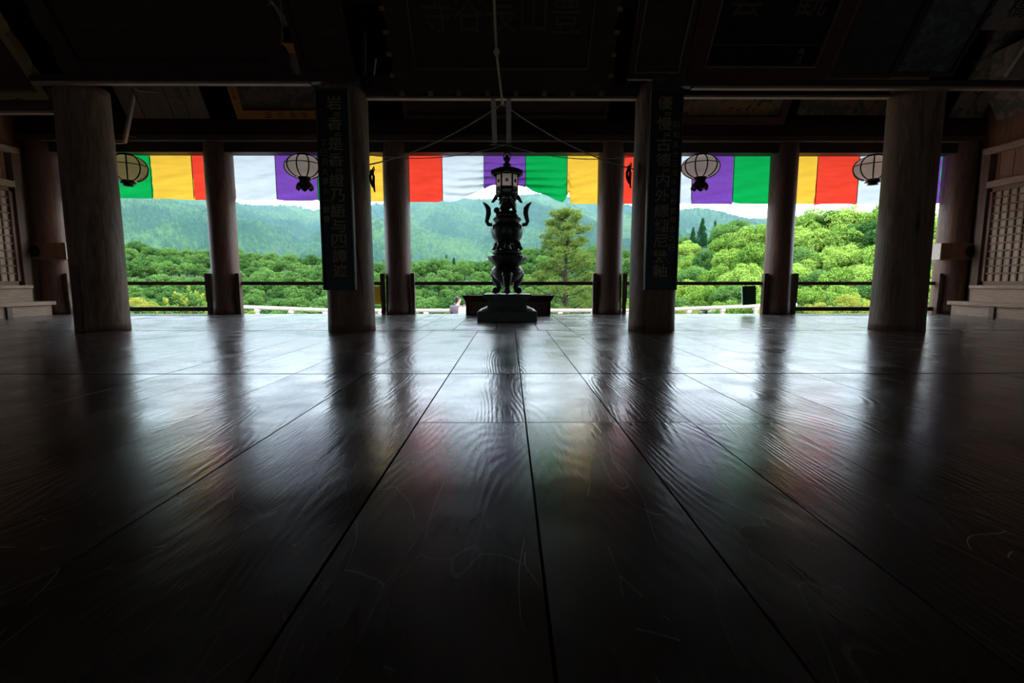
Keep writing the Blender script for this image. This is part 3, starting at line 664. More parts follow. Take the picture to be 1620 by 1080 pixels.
# central six-sided lantern
def temple_lantern():
    c = atY(802, 320, 7.08); s = (atY(802, 240, 7.08).z - c.z) / 80.0   # metres per photo pixel here
    Z = lambda py: (320 - py) * s
    t = thing('bronze_hanging_lantern', 'six-sided bronze lantern with curved roof hanging over the incense burner', 'lantern', c)
    hexa = lambda prof, rot=0.0: MB().lathe(prof, 6)
    # roof with up-curved corners
    n = 36; vs = []; rows = [(0.045, 267), (0.075, 264.5), (0.11, 266), (0.17, 269.5), (0.225, 274), (0.225, 277), (0.19, 277)]
    hexmod = lambda a: math.cos(PI / 6) / math.cos(((a + PI / 6) % (PI / 3)) - PI / 6)
    mb = MB()
    for r, py in rows:
        for k in range(n):
            a = 2 * PI * k / n; q = hexmod(a); lift = (1 - (q - 0.866) / 0.134) * 0
            cor = max(0, (q - 0.93) / 0.07) ** 1.5 * 0.016 * (r / 0.225) ** 3
            vs.append((r * q * 1.08 * math.cos(a), r * q * 1.08 * math.sin(a), Z(py) + cor))
    fs = []
    for i in range(len(rows) - 1):
        for k in range(n):
            a = i * n + k; b = i * n + (k + 1) % n; fs.append((a, b, b + n, a + n))
    fs.append(tuple(range(n))); mb.add(vs, fs); mb.build('roof', M['bronze'], t)
    MB().lathe([(0.035, Z(266)), (0.055, Z(262)), (0.05, Z(259)), (0.025, Z(257)), (0.045, Z(254)), (0.05, Z(251)), (0.03, Z(248)), (0.01, Z(245))], 20).build('finial', M['bronze'], t)
    mb = MB(); rg = [(0.05 * math.cos(2 * PI * k / 20), 0, Z(247) + 0.05 * math.sin(2 * PI * k / 20)) for k in range(21)]
    mb.tube(rg, 0.007, 6); mb.tube([(0, 0, Z(245) + 0.05), (0, 0, Z(228.5))], 0.005, 6); mb.build('hanging_ring', M['iron'], t)
    # body: six frames and six pale panels with a plum blossom
    for k in range(6):
        a0 = PI / 3 * k + PI / 2 + PI / 6 ; a1 = a0 + PI / 3; R = 0.150
        p0 = Vector((R * math.cos(a0), R * math.sin(a0), 0)); p1 = Vector((R * math.cos(a1), R * math.sin(a1), 0))
        mid = (p0 + p1) / 2; nrm = mid.normalized(); tx = (p1 - p0).normalized()
        mb = MB()
        def quad(u0, u1, z0, z1, d):
            A = p0 + tx * (u0 * (p1 - p0).length) ; B = p0 + tx * (u1 * (p1 - p0).length)
            n0 = nrm * d; n1 = nrm * (d - 0.010)
            mb.add([A + n0 + Vector((0,0,z0)), B + n0 + Vector((0,0,z0)), B + n0 + Vector((0,0,z1)), A + n0 + Vector((0,0,z1)),
                    A + n1 + Vector((0,0,z0)), B + n1 + Vector((0,0,z0)), B + n1 + Vector((0,0,z1)), A + n1 + Vector((0,0,z1))],
                   [(0,1,2,3),(7,6,5,4),(0,4,5,1),(1,5,6,2),(2,6,7,3),(3,7,4,0)])
        zb, zt = Z(308), Z(273)
        quad(0.0, 1.0, zt - 0.035, zt, 0.004); quad(0, 1, Z(300), Z(296), 0.004); quad(0, 1, zb, Z(306), 0.004)
        quad(0, 0.09, zb, zt, 0.004); quad(0.91, 1, zb, zt, 0.004); quad(0.09, 0.91, Z(301), Z(299.5), 0.002)
        for q in range(4):       # lattice of lozenges in the lower band
            u = 0.2 + 0.2 * q
            A = p0 + tx * (u * R) + Vector((0, 0, Z(306))); B = p0 + tx * ((u + 0.16) * R) + Vector((0, 0, Z(301)))
            mb.bar(A, B, 0.006); mb.bar(Vector((A.x, A.y, B.z)), Vector((B.x, B.y, A.z)), 0.006)
        mb.build('side_frame', M['bronze'], t)
        mb = MB(); quad(0.07, 0.93, Z(298), zt - 0.03, -0.004); mb.f = mb.f[:1]; mb.sm = mb.sm[:1]; pane = mb.build('side_panel', M['paper'], t)
        mb = MB(); cz = Z(287)
        for q in range(5):
            an = PI / 2 + q * 2 * PI / 5; cc = mid + nrm * -0.001 + tx * 0.016 * math.cos(an) + Vector((0, 0, cz + 0.016 * math.sin(an)))
            mb.ell(cc, 0.0105, 8, 6)
        mb.build('blossom_emblem', M['iron'], pane)
    fill_lamp(t, Z(290), 0.12)
    # base plate and curled feet
    MB().lathe([(0.03, Z(313)), (0.17, Z(311)), (0.175, Z(308.5)), (0.15, Z(307.5))], 6).build('base_plate', M['bronze'], t)
    for k in range(6):
        a = PI / 3 * k + PI / 6 + PI / 2; d = Vector((math.cos(a), math.sin(a), 0))
        MB().tube([d * 0.13 + Vector((0, 0, Z(312))), d * 0.165 + Vector((0, 0, Z(314))), d * 0.19 + Vector((0, 0, Z(319))), d * 0.215 + Vector((0, 0, Z(320)))], [0.028, 0.026, 0.018, 0.006], 8).build('foot', M['bronze'], t)
temple_lantern()

# ------------------------------------------------------------------ bronze incense burner
def burner():
    D = 8.88; c = atY(802.5, 509, D); g = atZ(802.5, 509, 0.0)
    D = g.y + 0.50; s = D / F * 1.0
    X = g.x * D / g.y; Z = lambda py: atY(802.5, py, D).z
    R = lambda wpx: wpx / 2 * D * 0.997 / F
    t = thing('incense_burner', 'tall dark bronze incense burner with horn handles and lion lid on a stepped stone base', 'incense burner', (X, D, 0))
    def sq(name, rows, mat, rot=PI / 4, bev=0.008):
        mb = MB(); vs = []; q = math.sqrt(2)
        for w, z in rows:
            for k in range(4):
                a = rot + PI / 2 * k; vs.append((w * q * math.cos(a), w * q * math.sin(a), z))
        fs = [(3, 2, 1, 0), tuple(4 * (len(rows) - 1) + i for i in range(4))]
        for i in range(len(rows) - 1):
            for k in range(4): a = 4 * i + k; b = 4 * i + (k + 1) % 4; fs.append((a, b, b + 4, a + 4))
        mb.add(vs, fs); return mb.build(name, mat, t, bev)
    sq('base_slab', [(0.50, 0), (0.50, 0.165), (0.47, 0.185)], M['stone'])
    sq('base_step', [(0.43, 0.185), (0.43, 0.20), (0.34, 0.235), (0.325, 0.28), (0.325, 0.33), (0.345, 0.36), (0.40, 0.40), (0.405, 0.455)], M['stone'])
    zt = 0.455
    # lower tripod bowl
    z1 = Z(433); 
    body = [(0.05, Z(448)), (0.14, Z(446)), (0.22, Z(440)), (0.275, Z(432)), (0.275, Z(427)), (0.25, Z(424)), (0.22, Z(421)), (0.20, Z(419))]
    MB().lathe(body, 48).build('lower_bowl', M['bronze'], t)
    for k in range(3):
        a = -PI / 2 + 2 * PI / 3 * k
        d = Vector((math.cos(a), math.sin(a), 0)); p = lambda r, z: d * r + Vector((0, 0, z))
        zz = lambda u: zt + (Z(428) - zt) * u
        mb = MB().tube([p(0.205, zz(0.98)), p(0.235, zz(0.80)), p(0.225, zz(0.6)), p(0.185, zz(0.42)), p(0.165, zz(0.28)), p(0.19, zz(0.15)), p(0.235, zz(0.10))], [0.075, 0.085, 0.075, 0.058, 0.048, 0.048, 0.045], 14)
        mb.ell(p(0.24, zt + 0.062), (0.062, 0.062, 0.062), 14, 10)
        mb.ell(p(0.235, zz(0.84)), (0.10, 0.10, 0.08), 14, 10)
        mb.build('leg', M['bronze'], t)
    # petal rim and disc
    MB().lathe([(0.20, Z(420)), (0.26, Z(417)), (0.315, Z(411)), (0.345, Z(406)), (0.33, Z(405)), (0.24, Z(409)), (0.1, Z(409))], 72,
               mod=lambda a, z: 1 + 0.035 * abs(math.sin(6 * a))).build('lotus_rim', M['bronze'], t)
    MB().lathe([(0.20, Z(409)), (0.22, Z(404)), (0.255, Z(402)), (0.26, Z(398)), (0.25, Z(396)), (0.05, Z(395.5))], 48).build('upper_disc', M['bronze'], t)
    # small feet under the pot: crouching figures
    mb = MB(); mb.lathe([(0.06, Z(396)), (0.08, Z(393)), (0.05, Z(389)), (0.09, Z(385)), (0.16, Z(383))], 24); mb.build('stem', M['bronze'], t)
    for k in range(4):
        a = PI / 4 + PI / 2 * k + 0.25; d = Vector((math.cos(a), math.sin(a), 0))
        mb = MB(); b = d * 0.19
        mb.ell(b + Vector((0, 0, Z(386))), (0.075, 0.075, 0.055), 12, 8); mb.ell(b * 1.12 + Vector((0, 0, Z(391))), (0.05, 0.05, 0.035), 12, 8)
        mb.tube([b * 1.05 + Vector((0.03, 0, Z(389))), b * 1.25 + Vector((0.045, 0, Z(395.5)))], [0.028, 0.034], 8)
        mb.tube([b * 1.05 + Vector((-0.03, 0, Z(389))), b * 1.25 + Vector((-0.045, 0, Z(395.5)))], [0.028, 0.034], 8)
        mb.ell(b * 1.3 + Vector((0, 0, Z(388))), 0.032, 10, 8); mb.build('crouching_figure', M['bronze'], t)
    # pot, neck
    MB().lathe([(0.13, Z(384.5)), (0.20, Z(382)), (0.25, Z(376)), (0.272, Z(368)), (0.270, Z(361)), (0.25, Z(356)), (0.225, Z(354)), (0.215, Z(351)), (0.235, Z(349)), (0.225, Z(345)), (0.20, Z(343)), (0.15, Z(341))], 56).build('pot', M['bronze'], t)
    mb = MB()
    for k in range(24):
        a = 2 * PI * k / 24; mb.ell((0.222 * math.cos(a), 0.222 * math.sin(a), Z(347)), (0.022, 0.022, 0.03), 8, 6)
    for k in range(12):
        a = 2 * PI * k / 12; mb.ell((0.265 * math.cos(a), 0.265 * math.sin(a), Z(362)), (0.018, 0.018, 0.028), 8, 6)
    mb.build('boss_band', M['bronze'], t)
    # horn handles
    for sx in (-1, 1):
        w = lambda px: (px - 802.5) * D / F * 0.99
        prof = [(779, 355.5, 2.8), (773, 355, 3.0), (770.5, 350, 3.2), (772, 344, 3.6), (773.5, 337, 4.2), (773, 330, 4.4), (770, 325, 3.0), (766.5, 321.5, 1.6), (764.5, 320, 0.5)]
        mb = MB().tube([(-sx * w(a) * -1 if sx < 0 else -w(a), 0, Z(b)) for a, b, r in prof] if False else [((w(a) if sx < 0 else -w(a)), 0, Z(b)) for a, b, r in prof], [r * D / F for a, b, r in prof], 12)
        mb.build('horn_handle', M['bronze'], t)
    # lid and guardian lion with a ball
    MB().lathe([(0.19, Z(343)), (0.185, Z(339)), (0.15, Z(336)), (0.10, Z(333.5)), (0.03, Z(333))], 40, mod=lambda a, z: 1 + 0.05 * math.sin(8 * a)).build('lid', M['bronze'], t)
    q = D / F
    P = lambda px, py, y=0: Vector(((px - 802.5) * q, y, Z(py)))
    mb = MB()
    mb.tube([P(796, 333, 0), P(799, 327, 0), P(805, 323, 0), P(811, 320, 0)], [0.07, 0.085, 0.08, 0.07], 14)          # crouched trunk, rump high
    mb.tube([P(797, 330, -0.04), P(795, 334, -0.05), P(797, 337.5, -0.06)], [0.04, 0.032, 0.036], 8); mb.tube([P(801, 329, 0.05), P(799, 334, 0.06), P(801, 337.5, 0.06)], [0.04, 0.032, 0.036], 8)
    mb.tube([P(811, 322, -0.04), P(812, 329, -0.05), P(815, 337, -0.06)], [0.055, 0.032, 0.036], 8); mb.tube([P(812, 322, 0.04), P(814, 329, 0.05), P(812, 337, 0.06)], [0.055, 0.032, 0.036], 8)
    mb.ell(P(803, 318), (0.085, 0.08, 0.075), 14, 10); mb.ell(P(797, 318.5, -0.02), (0.05, 0.05, 0.042), 12, 8)
    mb.ell(P(805, 311), (0.03, 0.03, 0.04), 8, 6); mb.tube([P(812, 318), P(816, 312), P(812, 307), P(808, 306)], [0.04, 0.035, 0.03, 0.01], 8)
    for k in range(7):
        a = k * 0.9; mb.ell(P(806 + 4 * math.cos(a), 317 + 4 * math.sin(a), -0.03 * math.cos(k)), 0.03, 8, 6)
    mb.build('lid_lion', M['bronze'], t)
    mb = MB(); mb.ell(P(786.5, 332.5), 0.045, 14, 10)
    for k in range(10):
        a = 2 * PI * k / 10; mb.ell(P(786.5 + 4 * math.cos(a), 332.5 + 4 * math.sin(a)), 0.014, 6, 5)
    mb.tube([P(786.5, 337), P(788, 342)], 0.02, 8); mb.build('lid_ball', M['bronze'], t)
burner()

# offertory box behind it
def offertory():
    g = atZ(803, 498, 0); D = 10.15; W = lambda px: (px - 806) * D / F
    t = thing('offertory_box', 'wide dark wooden offertory box with flared slatted top behind the incense burner', 'offertory box', (atY(804, 498, D).x, D, 0))
    hw = 67 * D / F
    MB().box((-hw, 0, 0.0), (hw, 0.38, 0.27)).build('box_body', M['rail'], t, 0.008)
    ow = 73 * D / F; mb = MB()
    for s in (-1, 1):
        mb.add([(s * (hw - 0.02), 0.0, 0.27), (s * (hw - 0.02), 0.38, 0.27), (s * ow, 0.46, 0.40), (s * ow, -0.08, 0.40), (s * (hw - 0.06), 0.02, 0.27), (s * (hw - 0.06), 0.36, 0.27), (s * (ow - 0.04), 0.44, 0.405), (s * (ow - 0.04), -0.06, 0.405)],
               [(0,1,2,3),(7,6,5,4),(3,2,6,7),(0,3,7,4),(1,5,6,2),(0,4,5,1)])
    for y0, y1, yy in ((0.0, -0.08, 0.02), (0.38, 0.46, 0.36)):
        mb.add([(-hw, y0, 0.27), (hw, y0, 0.27), (ow, y1, 0.40), (-ow, y1, 0.40), (-hw, yy, 0.27), (hw, yy, 0.27), (ow, y1 * 0.8 + 0.03, 0.405), (-ow, y1 * 0.8 + 0.03, 0.405)], [(0,1,2,3),(7,6,5,4),(3,2,6,7),(0,3,7,4),(1,5,6,2),(0,4,5,1)])
    mb.build('flared_top', M['beam_x'], t)
    for k in range(22):
        x = -hw + 0.06 + k * (2 * hw - 0.12) / 21; MB().box((x - 0.012, 0.0, 0.31), (x + 0.012, 0.38, 0.335)).build('slat', M['rail'], t)
    for x in (-hw + 0.04, -hw * 0.35, hw * 0.35, hw - 0.04): MB().box((x - 0.02, -0.008, 0.02), (x + 0.02, 0.002, 0.25)).build('iron_strap', M['iron'], t.children[0])
offertory()

# ------------------------------------------------------------------ ropes
def rope(name, label, pts, r, sag=0.0, mat='rope', knot=None):
    t = thing(name, label, 'rope'); out = []
    for i, (a, b) in enumerate(zip(pts, pts[1:])):
        for k in range(13):
            u = k / 12.0; p = Vector(a).lerp(Vector(b), u); p.z -= sag * 4 * u * (1 - u); out.append(p)
    MB().tube(out, r, 8).build('strand', M[mat], t)
    if knot: MB().ell(knot, (r * 2.6, r * 2.6, r * 3.2), 10, 8).build('knot', M[mat], t)
    return t
pk = atY(795, 164, 6.70)
top = atY(779, -60, 5.5); mid = atY(785.5, 82, 6.15)
t = rope('bell_rope', 'cream twisted rope coming down from the roof to the knot above the middle', [top, mid, pk], 0.014, 0, 'rope', mid)
for k in range(46):
    pass
lp = atY(584, 260.5, 6.95); rp_ = atY(1003, 268, 6.95)
rope('guide_rope', 'long cream rope sagging from the centre knot to the left inner pillar', [pk, lp], 0.009, 0.10, 'rope', pk)
rope('guide_rope', 'long cream rope sagging from the centre knot to the right inner pillar', [pk, rp_], 0.009, 0.10)
c2 = atY(800, 229, 7.06)
rope('thin_cord', 'thin brown cord from the strut foot to the left inner pillar across the cloths', [c2, atY(584, 245, 7.06)], 0.006, 0.10)
rope('thin_cord', 'thin brown cord from the strut foot to the right inner pillar across the cloths', [c2, atY(1003, 247, 7.06)], 0.006, 0.10)
def rope_end(x, y, z, label):
    t = thing('rope_tail', label, 'rope', (x, y, z))
    mb = MB(); mb.ell((0, 0, 0), (0.03, 0.03, 0.035), 10, 8)
    mb.tube([(0, 0, 0), (0.02, 0, -0.06), (0.015, 0, -0.16), (0.03, 0, -0.26)], [0.014, 0.018, 0.020, 0.008], 8)
    mb.tube([(0, 0, 0), (-0.025, 0, -0.05), (-0.02, 0, -0.12), (0.0, 0, -0.20)], [0.014, 0.018, 0.020, 0.006], 8)
    mb.tube([(0, 0, 0), (0.035, 0, 0.03), (0.03, 0, 0.07), (0.0, 0, 0.02)], 0.01, 8)
    mb.build('knotted_end', M['board_black'], t)
p = atY(588.5, 272, 6.98); rope_end(p.x, p.y, p.z, 'dark knotted rope end against the yellow cloth beside the left inner pillar')
p = atY(995, 266, 6.98); rope_end(p.x, p.y, p.z, 'dark knotted rope end against the red cloth beside the right inner pillar')

# ------------------------------------------------------------------ lettering
def glyphs(text, size, name, mat, parent, x, z, y, extrude=0.004, vertical=True, pitch=None, sx=1.0, bold=0.0, rtl=False):
    """one mesh of real characters lying on a board whose face looks to -Y; x,z = centre of the first character"""
    vs = []; fs = []
    cu = bpy.data.curves.new('t', 'FONT'); ob = bpy.data.objects.new('t', cu); col.objects.link(ob)
    cu.size = 1.0; cu.extrude = 0.0; cu.offset = bold; cu.align_x = 'LEFT'; cu.resolution_u = 3
    if not isinstance(size, (list, tuple)): size = [size] * len(text)
    pitch = pitch or size[0] * 1.05
    pos = 0.0
    for i, ch in enumerate(text):
        s = size[i]
        if ch == '=':      # repetition mark: two short strokes
            for dz in (0.012, -0.012):
                b = len(vs); w = 0.04; x0 = x + s * 0.22
                for yy in (y - extrude, y):
                    vs += [(x0 - w, yy, z - pos + 0.058 - dz - 0.006), (x0 + w, yy, z - pos + 0.058 - dz - 0.006), (x0 + w, yy, z - pos + 0.058 - dz + 0.006), (x0 - w, yy, z - pos + 0.058 - dz + 0.006)]
                for f in ((0,1,2,3),(7,6,5,4),(0,4,5,1),(1,5,6,2),(2,6,7,3),(3,7,4,0)): fs.append(tuple(b + k for k in f))
            pos += 0.058; continue
        cu.body = ch; dg = bpy.context.evaluated_depsgraph_get(); dg.update()
        me = bpy.data.meshes.new_from_object(ob.evaluated_get(dg))
        if len(me.vertices):
            co = [v.co for v in me.vertices]
            x0 = min(c.x for c in co); x1 = max(c.x for c in co); z0 = min(c.y for c in co); z1 = max(c.y for c in co)
            k = s / max(x1 - x0, z1 - z0, 1e-4)
            cx = x + (0 if vertical else (-pos if rtl else pos)); cz = z - (pos if vertical else 0)
            b = len(vs); n = len(co)
            for c in co: vs.append((cx + (c.x - (x0 + x1) / 2) * k * sx, y - extrude, cz + (c.y - (z0 + z1) / 2) * k))
            for c in co: vs.append((cx + (c.x - (x0 + x1) / 2) * k * sx, y, cz + (c.y - (z0 + z1) / 2) * k))
            ec = {}
            for p in me.polygons:
                fs.append(tuple(b + q for q in p.vertices))
                for e in p.edge_keys: ec[e] = ec.get(e, 0) + 1
            for (p, q), c in ec.items():
                if c == 1: fs.append((b + p, b + q, b + n + q, b + n + p))
        bpy.data.meshes.remove(me); pos += pitch * (s / size[0])
    bpy.data.objects.remove(ob); bpy.data.curves.remove(cu)
    return MB().add(vs, fs).build(name, mat, parent)

# ------------------------------------------------------------------ inscription boards on the inner pillars
def couplet(X, label, text, small, side, tilt=0.0):
    Yb = D1 - 0.345
    zt = atY(540 if X < 0 else 1050, 142, Yb - 0.03).z; z0 = atY(540 if X < 0 else 1040, 457, Yb - 0.03).z
    t = thing('inscription_board', label, 'sign board', (X, Yb, z0)); h = zt - z0; w = 0.205
    MB().box((-w, -0.03, 0), (w, 0.025, h)).build('board', M['board_black'], t, 0.003)
    mb = MB()
    mb.box((-w - 0.008, -0.052, 0), (-w + 0.022, 0.028, h)); mb.box((w - 0.022, -0.052, 0), (w + 0.008, 0.028, h))
    mb.box((-w - 0.008, -0.052, -0.015), (w + 0.008, 0.028, 0.012)); mb.box((-w - 0.008, -0.052, h - 0.012), (w + 0.008, 0.028, h + 0.015))
    mb.build('board_frame', M['board_black'], t, 0.003)
    s = 1 if X < 0 else -1
    MB().box((s * w - 0.007, -0.056, 0.0), (s * w + 0.007, -0.052, h)).build('gold_edge', M['nuki'], t)
    mb = MB(); mb.box((-s * w - 0.002, -0.055, 0), (-s * w + 0.002, -0.052, h)); mb.box((-w, -0.055, h - 0.004), (w, -0.052, h)); mb.build('thin_gold_edge', M['gold_dull'], t)
    n = sum(1 for c in text if c != '='); rep = len(text) - n
    gh = (h - 0.20 - rep * 0.058) / n
    glyphs(text, gh * 0.88, 'large_inscription', M['gold_dull'], t, s * 0.015, h - 0.06 - gh / 2, -0.0305, 0.005, True, gh, 1.12, 0.008)
    glyphs(small, 0.085, 'small_inscription', M['gold_dull'], t, -s * 0.135, h * 0.83 - (0.22 if X < 0 else 0.0), -0.0305, 0.003, True, 0.118, 1.0, 0.0)
    mb = MB()
    for zz in (h - 0.05, 0.10): mb.tube([(0, 0.02, zz), (0, 0.11, zz)], 0.012, 8)
    mb.build('hanger', M['iron'], t)
couplet(-2.225, 'tall black board with gold characters hanging on the left inner pillar', '岩=香=是香=證乃語与四譚遍', '丁巳月大護十一郎書', 'left')
couplet(1.985, 'tall black board with gold characters hanging on the right inner pillar', '優=慢=古德=内外縹緗尼幾軸', '昭和五十三戊午年秋彼岸会之日', 'right')

# ------------------------------------------------------------------ leaning plaques overhead
def wavy(x0, x1, z0, z1, n, amp, edge):
    """outline of one frame side: straight inner edge, scalloped outer edge"""
    k = 10 * n
    if edge in 'bt':
        zi, zo = (z1, z0) if edge == 'b' else (z0, z1); s = -1 if edge == 'b' else 1
        out = [(x0 + (x1 - x0) * i / k, zo + s * amp * abs(math.sin(PI * n * i / k)) ** 0.7) for i in range(k + 1)]
        o = [(x1, zi), (x0, zi)]
        pts = out + o
        return pts if edge == 'b' else pts[::-1]
    xi, xo = (x1, x0) if edge == 'l' else (x0, x1); s = -1 if edge == 'l' else 1
    out = [(xo + s * amp * abs(math.sin(PI * n * i / k)) ** 0.7, z0 + (z1 - z0) * i / k) for i in range(k + 1)]
    pts = out + [(xi, z1), (xi, z0)]
    return pts[::-1] if edge == 'l' else pts
def plaque(name, label, cat, pl, pr, Y, tilt, height, frame=0.22, frame_mat='plaque', face_mat='plaque', wave=0, trim='gold', wobble=0.05):
    a = atY(pl[0], pl[1], Y); b = atY(pr[0], pr[1], Y); w = b.x - a.x; cx = (a.x + b.x) / 2
    t = thing(name, label, cat, (cx, Y, (a.z + b.z) / 2), (math.radians(tilt), 0, 0))
    hw = w / 2
    MB().box((-hw + frame * 0.8, -0.02, frame * 0.8), (hw - frame * 0.8, 0.03, height - frame * 0.8)).build('face', M[face_mat], t)
    if frame:
        mb = MB()
        if wave:
            nh = max(2, int(height / w * wave + 0.5))
            mb.prism(wavy(-hw, hw, 0.0 + wobble, frame, wave, wobble, 'b'), -0.09, 0.03); mb.prism(wavy(-hw, hw, height - frame, height - wobble, wave, wobble, 't'), -0.09, 0.03)
            mb.prism(wavy(-hw + wobble, -hw + frame, 0.0, height, nh, wobble, 'l'), -0.085, 0.03); mb.prism(wavy(hw - frame, hw - wobble, 0.0, height, nh, wobble, 'r'), -0.085, 0.03)
        else:
            mb.box((-hw, -0.06, 0), (hw, 0.03, frame)); mb.box((-hw, -0.06, height - frame), (hw, 0.03, height))
            mb.box((-hw, -0.058, frame), (-hw + frame, 0.03, height - frame)); mb.box((hw - frame, -0.058, frame), (hw, 0.03, height - frame))
        mb.build('frame', M[frame_mat], t)
        if trim:
            mb = MB(); e = frame; q = 0.012
            mb.box((-hw + e, -0.068, e), (hw - e, -0.02, e + q)); mb.box((-hw + e, -0.068, height - e - q), (hw - e, -0.02, height - e))
            mb.box((-hw + e, -0.068, e), (-hw + e + q, -0.02, height - e)); mb.box((hw - e - q, -0.068, e), (hw - e, -0.02, height - e))
            mb.build('inner_trim', M[trim], t.children[1])
    return t, hw
# large name plaque in the middle
t, hw = plaque('name_plaque', 'very large dark name plaque with scalloped gilt frame leaning over the middle bay', 'plaque', (626, 147), (962, 147), 6.92, 40, 1.55, 0.30, 'plaque', 'plaque', 7, 'gold_dull', 0.05)
for i in range(8):   # gilt clips along the bottom edge
    x = -hw + 0.10 + (2 * hw - 0.20) * i / 7.0
    MB().box((x - 0.03, -0.10, -0.005), (x + 0.03, -0.07, 0.06)).build('gilt_clip', M['gold'], t)
for s in (-1, 1):
    for i in range(6):
        z = 0.22 + i * 0.24; MB().box((s * (hw - 0.01) - 0.03, -0.10, z), (s * (hw - 0.01) + 0.03, -0.07, z + 0.045)).build('gilt_clip', M['gold'], t)
mb = MB()                 # scrolls on the frame
for s in (-1, 1):
    for i in range(5):
        c = (s * (hw - 0.16), 0.30 + i * 0.26)
        mb.tube([(c[0] + s * (0.075 - 0.010 * k) * math.cos(k * 0.62) * 0.9, -0.093, c[1] + (0.085 - 0.011 * k) * math.sin(k * 0.62)) for k in range(8)], 0.006, 5)
mb.build('scroll_inlay', M['carved_gold'], t)
glyphs('豊山長谷寺', 0.44, 'inscription', M['carved_gold'], t, hw - 0.62, 0.92, -0.021, 0.02, False, (2 * hw - 1.24) / 4, 0.8, 0.0, True)
# plaque in the left bay, wavy carved frame
t, hw = plaque('carved_plaque', 'large dark brown plaque with wavy carved edge leaning over the left bay', 'plaque', (116, 128), (470, 128), 6.92, 40, 1.7, 0.26, 'plaque', 'plaque', 6, None, 0.06)
mb = MB()
for x in (-0.9, 0.95): mb.box((x - 0.10, -0.11, -0.01), (x + 0.10, -0.08, 0.03))
mb.build('metal_clips', M['gold_dull'], t)
# far left plaque, chipped gold rim
t, hw = plaque('gilt_edged_plaque', 'reddish dark plaque with chipped gilt rim at the far left edge', 'plaque', (-260, 153), (86, 154), 6.95, 42, 1.9, 0.10, 'gold_dull', 'plaque_red', 7, None, 0.03)
# dark panel hanging in front of the left inner pillar top
t, hw = plaque('dark_panel', 'dark bare panel leaning above the left inscription board', 'plaque', (480, 118), (562, 118), 6.85, 40, 1.4, 0.06, 'plaque', 'plaque', 0, None)
mb = MB(); mb.tube([(-0.45 + 0.0, -0.03, 1.3), (-0.40, -0.03, 1.1), (-0.44, -0.03, 0.95), (-0.34, -0.03, 0.8), (-0.40, -0.03, 0.62), (-0.28, -0.03, 0.5), (-0.30, -0.03, 0.36)], 0.010, 6); mb.build('chain', M['gold_dull'], t)
# thin pale board at the right inner pillar top
t, hw = plaque('narrow_plaque', 'narrow dark plaque with pale lower lip above the right inner pillar', 'plaque', (992, 122), (1078, 122), 6.85, 40, 1.4, 0.07, 'plaque', 'plaque', 0, 'gold_dull')
MB().box((-hw, -0.08, -0.02), (hw * 0.45, 0.0, 0.0)).build('lower_lip', M['stub'], t)
# right bay plaque with thin gold line
t, hw = plaque('framed_plaque', 'black plaque with thin gold inner line and flowing gold script leaning over the right bay', 'plaque', (1082, 131), (1300, 131), 6.92, 40, 1.7, 0.20, 'plaque_red', 'board_black', 0, 'gold_dull')
glyphs('観雲', 0.46, 'inscription', M['carved_gold'], t, hw * 0.42, 0.98, -0.021, 0.015, False, hw * 0.85, 0.8, 0.0, True)
glyphs('林月', 0.08, 'small_inscription', M['gold_dull'], t, hw * 0.52, 0.38, -0.021, 0.006, True, 0.10)
MB().box((-hw + 0.2, -0.024, 0.45), (hw - 0.2, -0.02, 0.456)).build('board_joint', M['gold_dull'], t)
# tall bleached boards above the right outer pillar
grey = painting('faded_grey_paint', [(0.05, 0.045, 0.035), (0.10, 0.09, 0.075), (0.17, 0.16, 0.14)], 7)
grey2 = painting('faded_dark_paint', [(0.020, 0.020, 0.015), (0.045, 0.042, 0.030), (0.07, 0.055, 0.04)], 4)
M['grey'] = grey; M['grey2'] = grey2
t, hw = plaque('faded_tablet', 'dark green-brown faded tablet leaning right of the gold-lined plaque', 'votive tablet', (1308, 121), (1406, 121), 6.92, 40, 1.7, 0.05, 'plaque', 'grey2', 0, None)
t, hw = plaque('faded_tablet', 'pale grey peeling tablet leaning above the right outer pillar', 'votive tablet', (1406, 119), (1502, 119), 6.92, 40, 1.7, 0.05, 'plaque', 'grey', 0, None)
# votive tablets leaning behind, over the rear head beam
YE = 10.34
M['ema1'] = painting('temple_view_paint', [(0.06, 0.05, 0.035), (0.05, 0.06, 0.045), (0.14, 0.11, 0.08), (0.15, 0.07, 0.045), (0.06, 0.06, 0.06)], 3.5)
M['ema2'] = painting('gold_battle_paint', [(0.05, 0.012, 0.008), (0.28, 0.16, 0.05), (0.24, 0.13, 0.04), (0.13, 0.12, 0.09), (0.04, 0.04, 0.035)], 4.5)
M['ema3'] = painting('brown_tree_paint', [(0.16, 0.10, 0.06), (0.20, 0.125, 0.078), (0.05, 0.06, 0.03), (0.18, 0.11, 0.07)], 2.5)
t, hw = plaque('votive_tablet', 'bleached plank votive tablet with ink writing, leftmost behind the front beam', 'votive tablet', (203, 187), (332, 187), YE, 35, 1.5, 0, None, 'ema_pale', 0, None)
mb = MB()
for x in (-0.45, 0.12, 0.42): mb.box((x, -0.024, 0.02), (x + 0.012, -0.02, 1.4))
mb.build('board_joint', M['ink'], t)
glyphs('奉納元禄三年', 0.06, 'ink_inscription', M['ink'], t, hw - 0.42, 0.75, -0.021, 0.002, True, 0.075)
glyphs('長谷寺観音', 0.055, 'ink_inscription', M['ink'], t, hw - 0.22, 0.72, -0.021, 0.002, True, 0.07)
mb = MB(); mb.tube([(-0.5, -0.03, 0.62), (-0.3, -0.03, 0.50), (-0.1, -0.03, 0.49), (0.05, -0.03, 0.47)], [0.012, 0.012, 0.012, 0.002], 6); mb.build('painted_line', M['stub'], t)
